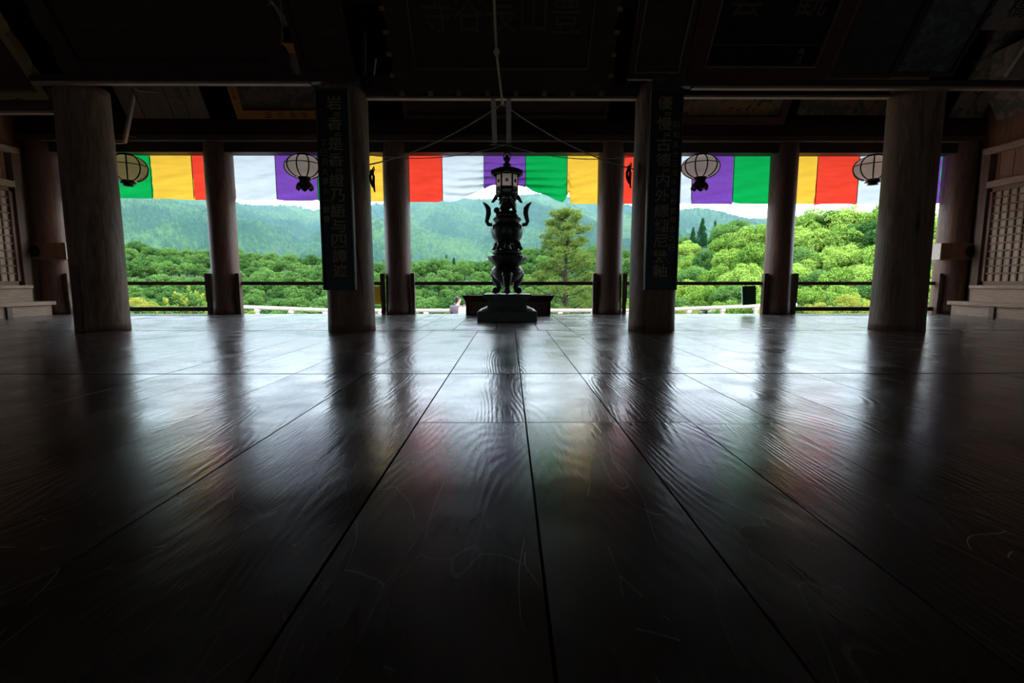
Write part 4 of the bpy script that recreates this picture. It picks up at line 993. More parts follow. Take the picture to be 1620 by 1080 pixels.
t, hw = plaque('votive_tablet', 'votive tablet with bright orange frame and a painted temple view', 'votive tablet', (378, 187), (560, 187), YE, 35, 1.3, 0.16, 'ema_orange', 'ema1', 0, None)
glyphs('田代長玖生', 0.11, 'ink_inscription', M['ink'], t, -hw + 0.62, 0.08, -0.061, 0.002, False, 0.235)
glyphs('三十三寺', 0.09, 'ink_inscription', M['ink'], t, -hw + 0.08, 0.72, -0.061, 0.002, True, 0.11)
t, hw = plaque('votive_tablet', 'gold painted votive tablet with small red figures, right of the right inscription board', 'votive tablet', (1062, 196), (1238, 196), YE, 35, 1.3, 0.15, 'plaque_red', 'ema2', 0, None)
t, hw = plaque('votive_tablet', 'brown plank votive tablet with dark green painted branches, left of the right outer pillar', 'votive tablet', (1258, 182), (1440, 182), YE, 35, 1.4, 0, None, 'ema3', 0, None)
t, hw = plaque('votive_tablet', 'brown tablet with loose ink drawing to the right of the right outer pillar', 'votive tablet', (1500, 186), (1552, 186), YE, 35, 1.5, 0.0, None, 'ema3', 0, None)
mb = MB(); mb.tube([(-hw + 0.30 + 0.10 * math.cos(k * 0.7), -0.025, 0.55 + 0.12 * math.sin(k * 0.7)) for k in range(9)], 0.012, 6)
mb.build('ink_drawing', M['ink'], t)
t = thing('votive_tablet', 'brown tablet with ink strokes leaning from the right side wall above the shutter boards', 'votive tablet', (9.40, 9.0, 3.75), (math.radians(30), 0, math.radians(-90)))
MB().box((-1.1, -0.02, 0), (1.1, 0.03, 1.2)).build('face', M['ema3'], t)
MB().tube([(-0.6, -0.025, 0.5), (-0.3, -0.025, 0.62), (0.0, -0.025, 0.55), (-0.15, -0.025, 0.7)], 0.014, 6).build('ink_drawing', M['ink'], t)
t, hw = plaque('votive_tablet', 'dark tablet behind the middle struts over the rear head beam', 'votive tablet', (640, 187), (960, 187), YE, 35, 1.2, 0.08, 'plaque', 'plaque', 0, None)
t, hw = plaque('script_tablet', 'pale tablet with big ink characters near the top right corner', 'votive tablet', (1526, 47), (1640, 47), 6.9, 40, 0.5, 0, None, 'ema_pale', 0, None)
glyphs('橋花', 0.24, 'ink_inscription', M['ink'], t, hw - 0.42, 0.26, -0.021, 0.002, False, 0.42, 1, 0.0, True)
t, hw = plaque('script_tablet', 'yellowish tall tablet cut by the right edge of the view', 'votive tablet', (1590, 122), (1760, 122), 6.95, 40, 1.6, 0, None, 'ema_pale', 0, None)
glyphs('奉額', 0.13, 'ink_inscription', M['ink'], t, -hw + 0.30, 0.75, -0.021, 0.002, True, 0.16)
a = atY(577, 50, 7.3); b = atY(577, 150, 7.3)
o = MB().tube([a, b], 0.025, 8).build('conduit_pipe', M['grey']); tag(o, 'thin grey pipe running up beside the left inner pillar top', 'pipe')
a = atY(595, 93, 7.1); b = atY(588, 151, 7.1)
o = MB().tube([a, b], 0.012, 8).build('fluorescent_tube', M['stub']); tag(o, 'thin pale rod hanging left of the largest name plaque', 'rod')

# ------------------------------------------------------------------ signs on the hand rail
def hung_sign(name, label, px0, px1, py0, py1, mat, Y=10.74, rz=0, border=None):
    a = atY(px0, py0, Y); b = atY(px1, py1, Y); w = (b.x - a.x) / 2; h = a.z - b.z
    t = thing(name, label, 'sign', ((a.x + b.x) / 2, Y, b.z), (0, math.radians(rz), 0))
    MB().box((-w, -0.008, 0), (w, 0.008, h)).build('sign_panel', mat, t, 0.003)
    mb = MB()
    for x in (-w * 0.6, w * 0.6): mb.tube([(x, 0, h - 0.01), (x * 0.9, -0.12, h + 0.06)], 0.004, 6)
    mb.build('hanging_string', M['ink'], t)
    if border: MB().box((-w - 0.006, -0.012, 0), (-w + 0.008, 0.012, h)).build('pale_edge', border, t)
    return t, w, h
M['sign_yellow'] = plain('yellow_notice', (0.80, 0.55, 0.02), 0.6)
M['sign_green'] = plain('dark_green_board', (0.008, 0.065, 0.035), 0.5)
t, w, h = hung_sign('yellow_notice', 'yellow notice board with faded writing hanging under the hand rail', 592, 607, 453, 481, M['sign_yellow'])
glyphs('立入禁止', 0.045, 'writing', M['ema_orange'], t, w * 0.4, h * 0.86, -0.0085, 0.001, True, 0.075)
t, w, h = hung_sign('green_notice', 'dark green board hanging tilted under the hand rail beside a rear pillar', 1176, 1196, 452, 482, M['sign_green'], rz=-4, border=M['white_plastic'])

# ------------------------------------------------------------------ people on the stage
M['skin'] = plain('skin', (0.55, 0.33, 0.24), 0.55); M['hair'] = plain('black_hair', (0.012, 0.009, 0.008), 0.45)
M['grey_shirt'] = plain('mauve_grey_knit', (0.16, 0.125, 0.15), 0.9, 0, 0.1, 0.25, 80, 0.3); M['white_shirt'] = plain('white_shirt', (0.75, 0.75, 0.76), 0.8)
M['pink_shirt'] = plain('pink_shirt', (0.75, 0.22, 0.24), 0.8); M['trousers'] = plain('dark_trousers', (0.03, 0.03, 0.045), 0.8)
def fuse(mb, name, mat, parent, vox=0.012, it=3):
    o = mb.build(name, mat, parent)
    r = o.modifiers.new('remesh', 'REMESH'); r.mode = 'VOXEL'; r.voxel_size = vox; r.use_smooth_shade = True
    s = o.modifiers.new('smooth', 'SMOOTH'); s.iterations = it; s.factor = 0.5
    return o
def person(label, X, Y, H, turn, head_turn, arms, shirt, long_sleeve=True):
    """arms: for each side (elbow, wrist) as offsets from the shoulder in body space; body faces -Y when turn = 0"""
    k = H / 1.70
    t = thing('person', label, 'person', (X, Y, SZ), (0, 0, turn))
    V = lambda x, y, z: Vector((x * k, y * k, z * k))
    body = MB(); sh = MB(); tr = MB()
    hd = Matrix.Rotation(head_turn, 3, 'Z'); hc = V(0, -0.02, 1.575)
    body.ell(hc, (0.074 * k, 0.092 * k, 0.108 * k), 24, 16, hd)
    body.ell(hc + hd @ V(0, -0.035, -0.055), (0.052 * k, 0.058 * k, 0.055 * k), 16, 10)
    body.tube([hc + hd @ V(0, -0.086, 0.022), hc + hd @ V(0, -0.108, -0.018)], [0.008 * k, 0.015 * k], 8)
    for s in (-1, 1):
        body.ell(hc + hd @ V(s * 0.076, 0.008, 0.0), (0.012 * k, 0.02 * k, 0.032 * k), 10, 8, hd)
        body.ell(hc + hd @ V(s * 0.03, -0.078, 0.030), (0.020 * k, 0.014 * k, 0.008 * k), 8, 6, hd)
    body.ell(hc + hd @ V(0, -0.088, -0.052), (0.024 * k, 0.010 * k, 0.009 * k), 10, 6, hd)
    body.tube([V(0, 0.0, 1.36), V(0, -0.01, 1.50)], [0.062 * k, 0.052 * k], 14)
    tor = [(0.90, 0.150, 0.105), (1.02, 0.135, 0.095), (1.15, 0.150, 0.10), (1.28, 0.175, 0.11), (1.37, 0.165, 0.095), (1.41, 0.09, 0.07)]
    def loft(mb, g):
        n = 22; vs = []
        for z, a, b in tor:
            for q in range(n):
                an = 2 * PI * q / n; vs.append(V((a + g) * math.cos(an), (b + g) * math.sin(an), z))
        fs = [(tuple(reversed(range(n)))), tuple(range((len(tor) - 1) * n, len(tor) * n))]
        for i in range(len(tor) - 1):
            for q in range(n): a0 = i * n + q; b0 = i * n + (q + 1) % n; fs.append((a0, b0, b0 + n, a0 + n))
        mb.add(vs, fs, True)
    loft(body, -0.004); loft(sh, 0.012)
    for s, (el, wr) in zip((-1, 1), arms):
        S = V(s * 0.185, 0, 1.36); E = S + V(*el); W = S + V(*wr)
        body.tube([S, (S + E) / 2, E, (E + W) / 2, W], [0.05 * k, 0.043 * k, 0.036 * k, 0.034 * k, 0.024 * k], 12)
        sh.ell(S, 0.062 * k, 12, 8)
        e2 = W if long_sleeve else E
        sh.tube([S, (S + E) / 2, E] + ([(E + W) / 2, W] if long_sleeve else []), [0.064 * k, 0.056 * k, 0.050 * k] + ([0.045 * k, 0.037 * k] if long_sleeve else []), 12)
        d = (W - E).normalized(); side = d.cross(Vector((0, 1, 0.3))).normalized(); palm = W + d * 0.05 * k
        body.ell(W + d * 0.045 * k, (0.038 * k, 0.022 * k, 0.045 * k), 10, 8, d.to_track_quat('Z', 'Y').to_matrix())
        qx = d.to_track_quat('Z', 'Y').to_matrix()
        for f in range(4):
            o = qx @ V(-0.026 + 0.0175 * f, 0, 0); ln = (0.066, 0.075, 0.070, 0.055)[f] * k
            b0 = W + d * 0.075 * k + o; m0 = b0 + d * ln * 0.5 + qx @ V(0, 0.006, 0); e0 = b0 + d * ln * 0.85 + qx @ V(0, 0.024, 0)
            body.tube([b0, m0, e0], [0.0095 * k, 0.009 * k, 0.0075 * k], 6)
        b0 = W + d * 0.03 * k + qx @ V(-0.03, 0, 0); body.tube([b0, b0 + d * 0.03 * k + qx @ V(-0.02, 0, 0), b0 + d * 0.055 * k + qx @ V(-0.024, 0.01, 0)], [0.012 * k, 0.011 * k, 0.008 * k], 6)
    for s in (-1, 1):
        h = V(s * 0.085, 0, 0.92); kn = V(s * 0.10, -0.015, 0.49); an = V(s * 0.105, 0.01, 0.08)
        body.tube([h, kn, (kn + an) / 2 + V(0, 0.02, 0.05), an], [0.085 * k, 0.055 * k, 0.055 * k, 0.036 * k], 12)
        body.tube([an + V(0, 0.03, -0.035), an + V(0, -0.16, -0.05)], [0.035 * k, 0.03 * k], 10)
        tr.tube([h + V(0, 0, 0.03), kn, an + V(0, 0, 0.02)], [0.10 * k, 0.072 * k, 0.065 * k], 14)
    tr.ell(V(0, 0, 0.92), (0.165 * k, 0.115 * k, 0.10 * k), 18, 10)
    fuse(body, 'body', M['skin'], t, 0.007, 2); fuse(sh, 'top', shirt, t, 0.010, 3); fuse(tr, 'trousers', M['trousers'], t, 0.012, 3)
    hr = MB(); hr.ell(hc + hd @ V(0, 0.018, 0.022), (0.088 * k, 0.094 * k, 0.108 * k), 22, 14, hd)
    hr.ell(hc + hd @ V(0, 0.055, -0.02), (0.070 * k, 0.055 * k, 0.085 * k), 16, 10, hd)
    fuse(hr, 'hair', M['hair'], t, 0.008, 2)
    mb = MB()
    for s in (-1, 1):
        mb.ell(V(s * 0.105, -0.05, 0.035), (0.045 * k, 0.13 * k, 0.035 * k), 12, 8)
    mb.build('shoes', M['ink'], t)
    return t
p = atY(724, 480, 15.6)
person('person from behind in grey-mauve top, head turned right, hand at face', p.x, 15.6, 1.66, PI, math.radians(-62),
       [((0.0 - 0.07, 0.02, -0.28), (0.02, -0.22, -0.40)), ((0.06, 0.0, -0.27), (-0.09, -0.22, 0.10))], M['grey_shirt'])
p = atY(738, 480, 15.2)
person('person in white mostly hidden by the offertory box, beside the one in grey', p.x, 15.2, 1.62, PI, 0.0, [((-0.05, 0.02, -0.28), (0.0, -0.1, -0.5)), ((0.05, 0.02, -0.28), (0.0, -0.1, -0.5))], M['white_shirt'])
p = atY(609, 480, 15.3)
person('person in pink with raised arms below the yellow notice, mostly behind a pillar', p.x, 15.3, 1.40, PI, 0.2, [((-0.10, -0.05, -0.25), (-0.02, -0.26, -0.08)), ((0.14, -0.05, -0.22), (0.10, -0.25, 0.04))], M['pink_shirt'])

# ------------------------------------------------------------------ the valley
nr = np.random.default_rng(4)
def vnoise(x, y, s):
    """smooth value noise"""
    x = x * s; y = y * s; xi = np.floor(x).astype(int); yi = np.floor(y).astype(int); xf = x - xi; yf = y - yi
    xf = xf * xf * (3 - 2 * xf); yf = yf * yf * (3 - 2 * yf)
    h = lambda a, b: (np.sin(a * 127.1 + b * 311.7) * 43758.5453) % 1.0
    return (h(xi, yi) * (1 - xf) + h(xi + 1, yi) * xf) * (1 - yf) + (h(xi, yi + 1) * (1 - xf) + h(xi + 1, yi + 1) * xf) * yf
RIDGE = [(-400, 300), (180, 300), (300, 312), (372, 322), (400, 325), (440, 326), (475, 327), (497, 333), (512, 332), (590, 325), (650, 319), (705, 316), (735, 314), (765, 316), (790, 314), (822, 309), (850, 306), (885, 309), (940, 319), (990, 326), (1040, 336), (1068, 336), (1092, 332), (1115, 334), (1140, 339), (1160, 346), (1180, 349), (1205, 347), (1260, 350), (1400, 356), (2100, 380)]
def ridge_elev(px):
    py = np.interp(px, [a for a, b in RIDGE], [b for a, b in RIDGE])
    el = []
    for x, y in zip(np.atleast_1d(px), np.atleast_1d(py)):
        d = ray(float(x), float(y)); el.append(d.z / math.hypot(d.x, d.y))
    return np.array(el)
def mountains():
    NA, NR = 900, 300
    pxs = np.linspace(-300, 1900, NA)
    az = np.array([math.atan2(ray(float(x), 447).x, ray(float(x), 447).y) for x in pxs])
    el = ridge_elev(pxs)
    rr = 230 * (1150 / 230) ** (np.linspace(0, 1, NR))
    A, Rr = np.meshgrid(az, rr); E = np.tile(el, (NR, 1))
    A = A + nr.uniform(-0.5, 0.5, A.shape) * (az[1] - az[0]) * 0.6
    Xc = Rr * np.sin(A); Yc = Rr * np.cos(A)
    u = np.clip((Rr - 250) / (930 - 250), 0, 1)
    prof = 0.40 * u + 0.60 * u * u * (3 - 2 * u)
    top = E * 930
    spur = (np.abs(vnoise(Xc * 1.0 + Yc * 0.3, Yc * 0.45, 0.0085) - 0.5) * 2)
    spur2 = np.abs(vnoise(Xc + 50, Yc * 0.5, 0.021) - 0.5) * 2
    rough = vnoise(Xc, Yc, 0.045)
    z = -14 + (top + 14) * prof - (58 * (1 - spur) * 0.9 + 24 * (1 - spur2) + 5 * rough - 40) * np.sin(PI * np.clip(u, 0, 1)) ** 0.8
    z = np.where(u >= 1, top - (Rr - 930) * 0.25, z)
    cap = E * Rr * 0.985       # nothing in front rises over the skyline
    z = np.where(u < 1, np.minimum(z, cap - 6 * (1 - u)), z)
    tree = nr.random(A.shape) ** 1.5 * 5.5 * (0.6 + 0.8 * vnoise(Xc, Yc, 0.03))
    z = z + tree * np.where(u < 0.985, 1.0, 0.35)
    V_ = np.stack([Xc, Yc, z + CAM_H], -1).reshape(-1, 3)
    i = np.arange(NR - 1)[:, None] * NA + np.arange(NA - 1)[None, :]
    Fq = np.stack([i, i + 1, i + NA + 1, i + NA], -1).reshape(-1, 4)
    me = bpy.data.meshes.new('mountain'); me.vertices.add(len(V_)); me.vertices.foreach_set('co', V_.ravel())
    me.loops.add(Fq.size); me.loops.foreach_set('vertex_index', Fq.ravel())
    me.polygons.add(len(Fq)); me.polygons.foreach_set('loop_start', np.arange(0, Fq.size, 4)); me.polygons.foreach_set('loop_total', np.full(len(Fq), 4))
    me.update(); me.validate()
    m, N, L, P = new_mat('mountain_forest'); N.remove(P); df = N.new('ShaderNodeBsdfDiffuse'); L.new(df.outputs[0], N['Material Output'].inputs['Surface'])
    tc = N.new('ShaderNodeTexCoord'); n1 = N.new('ShaderNodeTexNoise'); n1.inputs['Scale'].default_value = 0.012; n1.inputs['Detail'].default_value = 6
    n2 = N.new('ShaderNodeTexNoise'); n2.inputs['Scale'].default_value = 0.22; n2.inputs['Detail'].default_value = 3
    L.new(tc.outputs['Object'], n1.inputs['Vector']); L.new(tc.outputs['Object'], n2.inputs['Vector'])
    mx = N.new('ShaderNodeMix'); mx.inputs[0].default_value = 0.45; L.new(n1.outputs['Fac'], mx.inputs[2]); L.new(n2.outputs['Fac'], mx.inputs[3])
    rp = ramp(N, [(0.36, (0.003, 0.022, 0.012)), (0.50, (0.012, 0.050, 0.020)), (0.62, (0.05, 0.105, 0.028))]); L.new(mx.outputs[0], rp.inputs['Fac']); L.new(rp.outputs['Color'], df.inputs['Color'])
    me.materials.append(m)
    o = bpy.data.objects.new('mountain', me); col.objects.link(o); tag(o, kind='structure')
mountains()

def gz(x, y):
    """height of the near ground: valley side far left, rising wooded slope on the right"""
    r = math.hypot(x, y); px = 806 + F * x / max(y, 1)
    base = -11 + max(0, y - 60) * 0.115
    t = min(1, max(0, (px - 985) / 260.0)); t = t * t * (3 - 2 * t)
    right = -6.5 + max(0, y - 18) * 0.12 + t * max(0, y - 30) * 0.03
    return base * (1 - t) + right * t if y > 18 else -6.5
def ground():
    vs = []; fs = []; NX, NY = 90, 60
    for j in range(NY + 1):
        y = 11 + 239 * (j / NY) ** 1.6
        for i in range(NX + 1):
            px = -300 + 2200 * i / NX; x = (px - 806) / F * y
            vs.append((x, y, gz(x, y)))
    for j in range(NY):
        for i in range(NX): a = j * (NX + 1) + i; fs.append((a, a + 1, a + NX + 2, a + NX + 1))
    o = MB().add(vs, fs, True).build('valley_ground', plain('undergrowth', (0.014, 0.045, 0.009), 0.9, 0, 0.1, 0.5, 0.8)); tag(o, kind='structure')
ground()

# ------------------------------------------------------------------ trees
def crown_mesh(name, seed, nlobe, nleaf, leaf_s, kind='round'):
    """leaves (bent quads) over many lobes that fill a unit crown: radius about 1 sideways, height about 1"""
    q = np.random.default_rng(seed); P_ = []; Nn = []
    lobes = []
    for i in range(nlobe):
        a = q.uniform(0, 2 * PI); h = q.uniform(0.0, 1.0)
        if kind == 'cone': rad = (1 - h) * 0.62 * q.uniform(0.5, 1); lr = 0.14 + 0.16 * (1 - h); z = h * 1.75 - 0.65
        else:
            zz = q.uniform(-0.75, 1.0); rs = q.uniform(0.60, 0.86) if i % 4 else q.uniform(0.2, 0.6); lr = q.uniform(0.15, 0.30)
            rad = math.sqrt(1 - zz * zz) * rs; z = zz * rs * 0.82; rad *= 1 + 0.18 * math.sin(3 * a + seed)
        lobes.append((rad * math.cos(a), rad * math.sin(a), z, lr))
    tot = sum(l[3] ** 2 for l in lobes)
    for lx, ly, lz, lr in lobes:
        n = max(6, int(nleaf * lr * lr / tot))
        d = q.normal(size=(n, 3)); d /= np.linalg.norm(d, axis=1)[:, None]
        d[:, 2] = np.where(d[:, 2] < -0.6, -d[:, 2], d[:, 2])
        r = lr * (0.72 + 0.30 * q.random(n)); sq = np.array([1.0, 1.0, 0.85])
        P_.append(np.array([lx, ly, lz]) + d * r[:, None] * sq); Nn.append(d)
    C = np.concatenate(P_); D = np.concatenate(Nn) + q.normal(size=(len(C), 3)) * 0.55; D /= np.linalg.norm(D, axis=1)[:, None]
    up = q.normal(size=C.shape); T = np.cross(D, up); T /= np.linalg.norm(T, axis=1)[:, None]; B = np.cross(D, T)
    s = leaf_s * (0.6 + 0.8 * q.random(len(C)))[:, None]
    v0 = C - T * s; v1 = C - B * s * 0.55 - D * s * 0.1; v2 = C + T * s - D * s * 0.2; v3 = C + B * s * 0.55 - D * s * 0.1
    V_ = np.stack([v0, v1, v2, v3], 1).reshape(-1, 3)
    return V_.astype(float)
def leaf_object_mesh(name, V_, mat):
    n = len(V_) // 4
    me = bpy.data.meshes.new(name); me.vertices.add(len(V_)); me.vertices.foreach_set('co', V_.ravel())
    me.loops.add(n * 4); me.loops.foreach_set('vertex_index', np.arange(n * 4)); me.polygons.add(n)
    me.polygons.foreach_set('loop_start', np.arange(0, n * 4, 4)); me.polygons.foreach_set('loop_total', np.full(n, 4)); me.update()
    me.materials.append(mat); return me
def trunk_mesh(name, seed):
    q = random.Random(seed); mb = MB()
    mb.tube([(0, 0, -2.6), (0.02, 0, -1.2), (0.0, 0.03, -0.3), (0.03, 0, 0.35)], [0.085, 0.06, 0.05, 0.02], 8)
    for i in range(6):
        a = q.uniform(0, 6.28); z = q.uniform(-0.6, 0.1)
        mb.tube([(0, 0, z), (0.3 * math.cos(a), 0.3 * math.sin(a), z + 0.22), (0.6 * math.cos(a), 0.6 * math.sin(a), z + 0.5)], [0.03, 0.02, 0.008], 6)
    me = bpy.data.meshes.new(name); me.from_pydata(mb.v, [], mb.f); me.update(); me.materials.append(M['bark']); return me
TR = [trunk_mesh('trunk', i) for i in range(3)]
CR = {
    'far': [leaf_object_mesh('foliage', crown_mesh('c', 20 + i, 70, 7000, 0.046), M['leaf_a']) for i in range(5)],
    'near': [leaf_object_mesh('foliage', crown_mesh('c', 40 + i, 95, 15000, 0.034), M['leaf_b']) for i in range(5)],
    'mid': [leaf_object_mesh('foliage', crown_mesh('c', 60 + i, 90, 12000, 0.038), M['leaf_a']) for i in range(3)],
    'cone': [leaf_object_mesh('foliage', crown_mesh('c', 80 + i, 80, 6000, 0.040, 'cone'), M['leaf_c']) for i in range(2)],
    'yellow': [leaf_object_mesh('foliage', crown_mesh('c', 90 + i, 40, 5000, 0.038), M['leaf_y']) for i in range(2)],
}
def core_mesh(mat, kind):
    mb = MB()   # inner branches and leaves behind the outer ones
    if kind == 'cone': mb.ell((0, 0, 0.0), (0.28, 0.28, 0.75), 10, 8)
    else: mb.ell((0, 0, 0.02), (0.66, 0.66, 0.50), 12, 8)
    return mb
tq = random.Random(21)
OPEN = [(-400, 203, 'far left edge'), (203, 338, 'far left opening'), (338, 388, 'behind white-cloth pillar'), (388, 518, 'second opening'), (518, 592, 'behind left inscription board'), (592, 607, 'in yellow-notice slit'),
        (607, 656, 'behind pillar left of burner'), (656, 735, 'opening left of the burner'), (735, 840, 'behind incense burner'), (840, 940, 'opening with the pine'), (940, 1066, 'behind pine-side pillars'), (1066, 1206, 'opening with the green notice'),
        (1206, 1254, 'behind green-notice pillar'), (1254, 1372, 'far right opening'), (1372, 2200, 'behind right outer pillar')]
ORD = ['first', 'second', 'third', 'fourth', 'fifth', 'sixth', 'seventh', 'eighth', 'ninth', 'tenth']
def relabel(trees):
    """say where each of many like trees stands: opening, row, order from the left"""
    cells = {}
    for t, px, what, row in trees:
        nm = next(n for a, b, n in OPEN if a <= px < b); cells.setdefault((what, row, nm), []).append((px, t))
    for (what, row, nm), l in cells.items():
        l.sort(key=lambda a: a[0]); n = len(l)
        for i, (px, t) in enumerate(l):
            o = 'only one' if n == 1 else ORD[i] + ' from left' if i < n - 1 or n > 9 else 'rightmost'
            t['label'] = f'{what}, {row}, {nm}, {o}'
def tree(kind, px, py, D, rpx, label, group, hf=1.0):
    """crown top at (px, py) of the photograph at distance D, crown radius rpx photo pixels wide"""
    a = atY(px, py, D); r = rpx * D / F
    g = gz(a.x, D); names = {'cone': 'cedar_tree', 'yellow': 'young_leaf_tree'}
    t = thing(names.get(kind, 'broadleaf_tree'), label, 'tree', (a.x, D, a.z - r * (1.0 if kind == 'cone' else 0.92) * hf), (0, 0, tq.uniform(0, 6.28)), group)
    t.scale = (r, r, r * hf)
    f = bpy.data.objects.new('foliage', tq.choice(CR[kind])); col.objects.link(f); f.parent = t
    k = bpy.data.objects.new('trunk', tq.choice(TR)); col.objects.link(k); k.parent = t
    depth = max(1.2, (t.location.z - g) / (r * hf)); sz = max(0.6, (depth + 0.3) / 2.6); k.scale = (1, 1, sz); k.location.z = 0.45 * (1 - sz)
    return t
# valley woods, seen through the left and middle openings
TL = []
for row, (D, py, rp, n) in enumerate([(185, 402, 15, 44), (165, 413, 16, 42), (148, 425, 17, 38), (132, 438, 18, 36), (118, 452, 19, 32), (105, 467, 21, 28), (94, 483, 23, 25), (86, 500, 25, 22)]):
    for i in range(n):
        px = 150 + (1010 - 150) * (i + tq.uniform(0.1, 0.9)) / n
        far_left = max(0, 1 - abs(px - 205) / 45.0)
        up = -14 * max(0, math.sin((px - 160) / 95.0)) * (1 if row < 3 else 0.4) - 16 * far_left * (row < 3)
        if 530 < px < 800: up += 8 if row == 0 else 0
        side = 'left' if px < 500 else 'middle'
        tt = tree('far', px, py + up + tq.uniform(-4, 4), D * tq.uniform(0.97, 1.03), rp * tq.uniform(0.8, 1.25),
             f'round green broadleaf tree in the valley woods beyond the {side} openings, ' + ['topmost row against the mountain', 'second row down', 'third row down', 'half way down the slope', 'row behind the hand rail', 'row just below the hand rail', 'lowest row above the stage', 'bottom row'][row],
             'valley woods beyond the stage', tq.uniform(0.9, 1.15))
        TL.append((tt, px, 'round green valley tree', ['top row', 'second row', 'third row', 'middle row', 'row behind hand rail', 'row under hand rail', 'row behind stage railing', 'bottom row'][row]))
for px, py, rp, lb in ((706, 405, 9, 'tallest small cedar above the valley woods left of the burner'), (718, 409, 8, 'small cedar just right of the tallest one, left of the burner'), (668, 412, 8, 'small cedar above the woods beside the rear pillar, leftmost visible'), (688, 413, 9, 'small cedar above the woods left of the tallest one'), (441, 417, 8, 'lone small cedar above the woods in the second opening')):
    tree('cone', px, py, 196, rp, lb, 'small dark cedars on the valley skyline', 1.3)
relabel(TL)
# wooded slope on the right
R1 = [  # px, py, D, radius px, kind
    (1078, 372, 118, 22, 'mid'), (1112, 349, 112, 17, 'cone'), (1096, 362, 115, 12, 'cone'), (1090, 378, 100, 24, 'near'), (1130, 353, 108, 15, 'cone'), (1148, 350, 96, 26, 'mid'), (1168, 346, 100, 24, 'mid'),
    (1062, 398, 90, 26, 'mid'), (1150, 366, 84, 34, 'near'), (1185, 356, 80, 34, 'near'), (1210, 350, 78, 34, 'near'), (1092, 402, 80, 26, 'near'), (1060, 420, 72, 28, 'near'),
    (1120, 392, 74, 28, 'mid'), (1160, 390, 66, 38, 'near'), (1195, 380, 62, 38, 'near'), (1100, 414, 62, 36, 'mid'), (1140, 418, 56, 36, 'near'), (1085, 440, 52, 34, 'near'), (1180, 412, 52, 40, 'near'),
    (1120, 448, 46, 36, 'near'), (1160, 446, 44, 34, 'mid'), (1205, 430, 46, 40, 'near'), (1075, 468, 40, 26, 'mid'), (1150, 472, 38, 30, 'near'), (1190, 470, 36, 32, 'near'),
    (1246, 338, 92, 34, 'mid'), (1290, 326, 86, 42, 'near'), (1322, 326, 84, 40, 'mid'), (1350, 322, 82, 40, 'near'), (1390, 320, 80, 44, 'near'), (1430, 318, 78, 46, 'near'),
    (1262, 352, 72, 36, 'near'), (1300, 354, 68, 40, 'near'), (1345, 350, 66, 42, 'near'), (1385, 346, 64, 42, 'mid'), (1425, 350, 62, 44, 'near'),
    (1268, 384, 56, 38, 'mid'), (1310, 388, 54, 40, 'near'), (1352, 384, 52, 42, 'near'), (1395, 380, 50, 44, 'near'), (1440, 384, 50, 44, 'mid'),
    (1255, 414, 46, 38, 'near'), (1295, 420, 44, 40, 'mid'), (1338, 416, 42, 42, 'near'), (1382, 412, 40, 44, 'near'), (1430, 410, 40, 46, 'near'),
    (1240, 446, 38, 36, 'near'), (1285, 450, 36, 38, 'near'), (1330, 446, 34, 42, 'near'), (1375, 444, 34, 42, 'mid'), (1480, 330, 66, 50, 'near'), (1500, 380, 50, 50, 'near'), (1490, 430, 40, 46, 'near'), (1540, 350, 60, 50, 'mid'),
    (1030, 392, 110, 26, 'mid'), (1000, 402, 120, 24, 'far'), (1015, 430, 80, 30, 'mid'), (985, 440, 84, 28, 'mid'), (1040, 452, 60, 30, 'near'), (1000, 466, 56, 28, 'near')]
TL = []
for i, (px, py, D, rp, kd) in enumerate(R1):
    where = 'between the right inscription board and the next pillar' if px < 1225 else 'through the opening left of the right outer pillar'
    lv = 'on the skyline' if py < 366 else 'in the upper half of the slope' if py < 400 else 'around the height of the hand rail' if py < 448 else 'below the hand rail'
    ds = {'near': 'bright yellow-green broadleaf tree', 'mid': 'mid-green broadleaf tree', 'cone': 'dark pointed cedar', 'far': 'round green tree'}[kd]
    tt = tree(kd, px + tq.uniform(-2, 2), py, D, rp * 0.95, f'{ds} {lv}, {where}', f'{ds}s {lv}, {where}', tq.uniform(0.85, 1.1) if kd != 'cone' else 1.5)
    TL.append((tt, px, ds, 'on the skyline' if py < 366 else 'upper slope' if py < 400 else 'at hand rail height' if py < 448 else 'below hand rail'))
relabel(TL)
for px, py, D, rp, lb in ((1350, 462, 22, 34, 'low yellow-orange maple bush right above the lower rail, left of the right outer pillar'), (1296, 474, 21, 26, 'low yellow-green bush left of the orange maple bush'),
                          (1395, 468, 23, 28, 'low yellow-green bush right of the orange maple bush'), (1085, 480, 24, 22, 'low yellow-green bush under the right inscription board'), (1215, 482, 24, 22, 'low green-yellow bush beside the green notice'),
                          (214, 468, 24, 18, 'small yellow-green bush beside the left outer pillar'), (236, 474, 26, 16, 'small yellow-green bush left of the large-leaved shrub'), (395, 489, 22, 16, 'tiny yellow-green bush at the foot of the second rear pillar')):
    tree('yellow', px, py, D, rp, lb, None, 0.8)

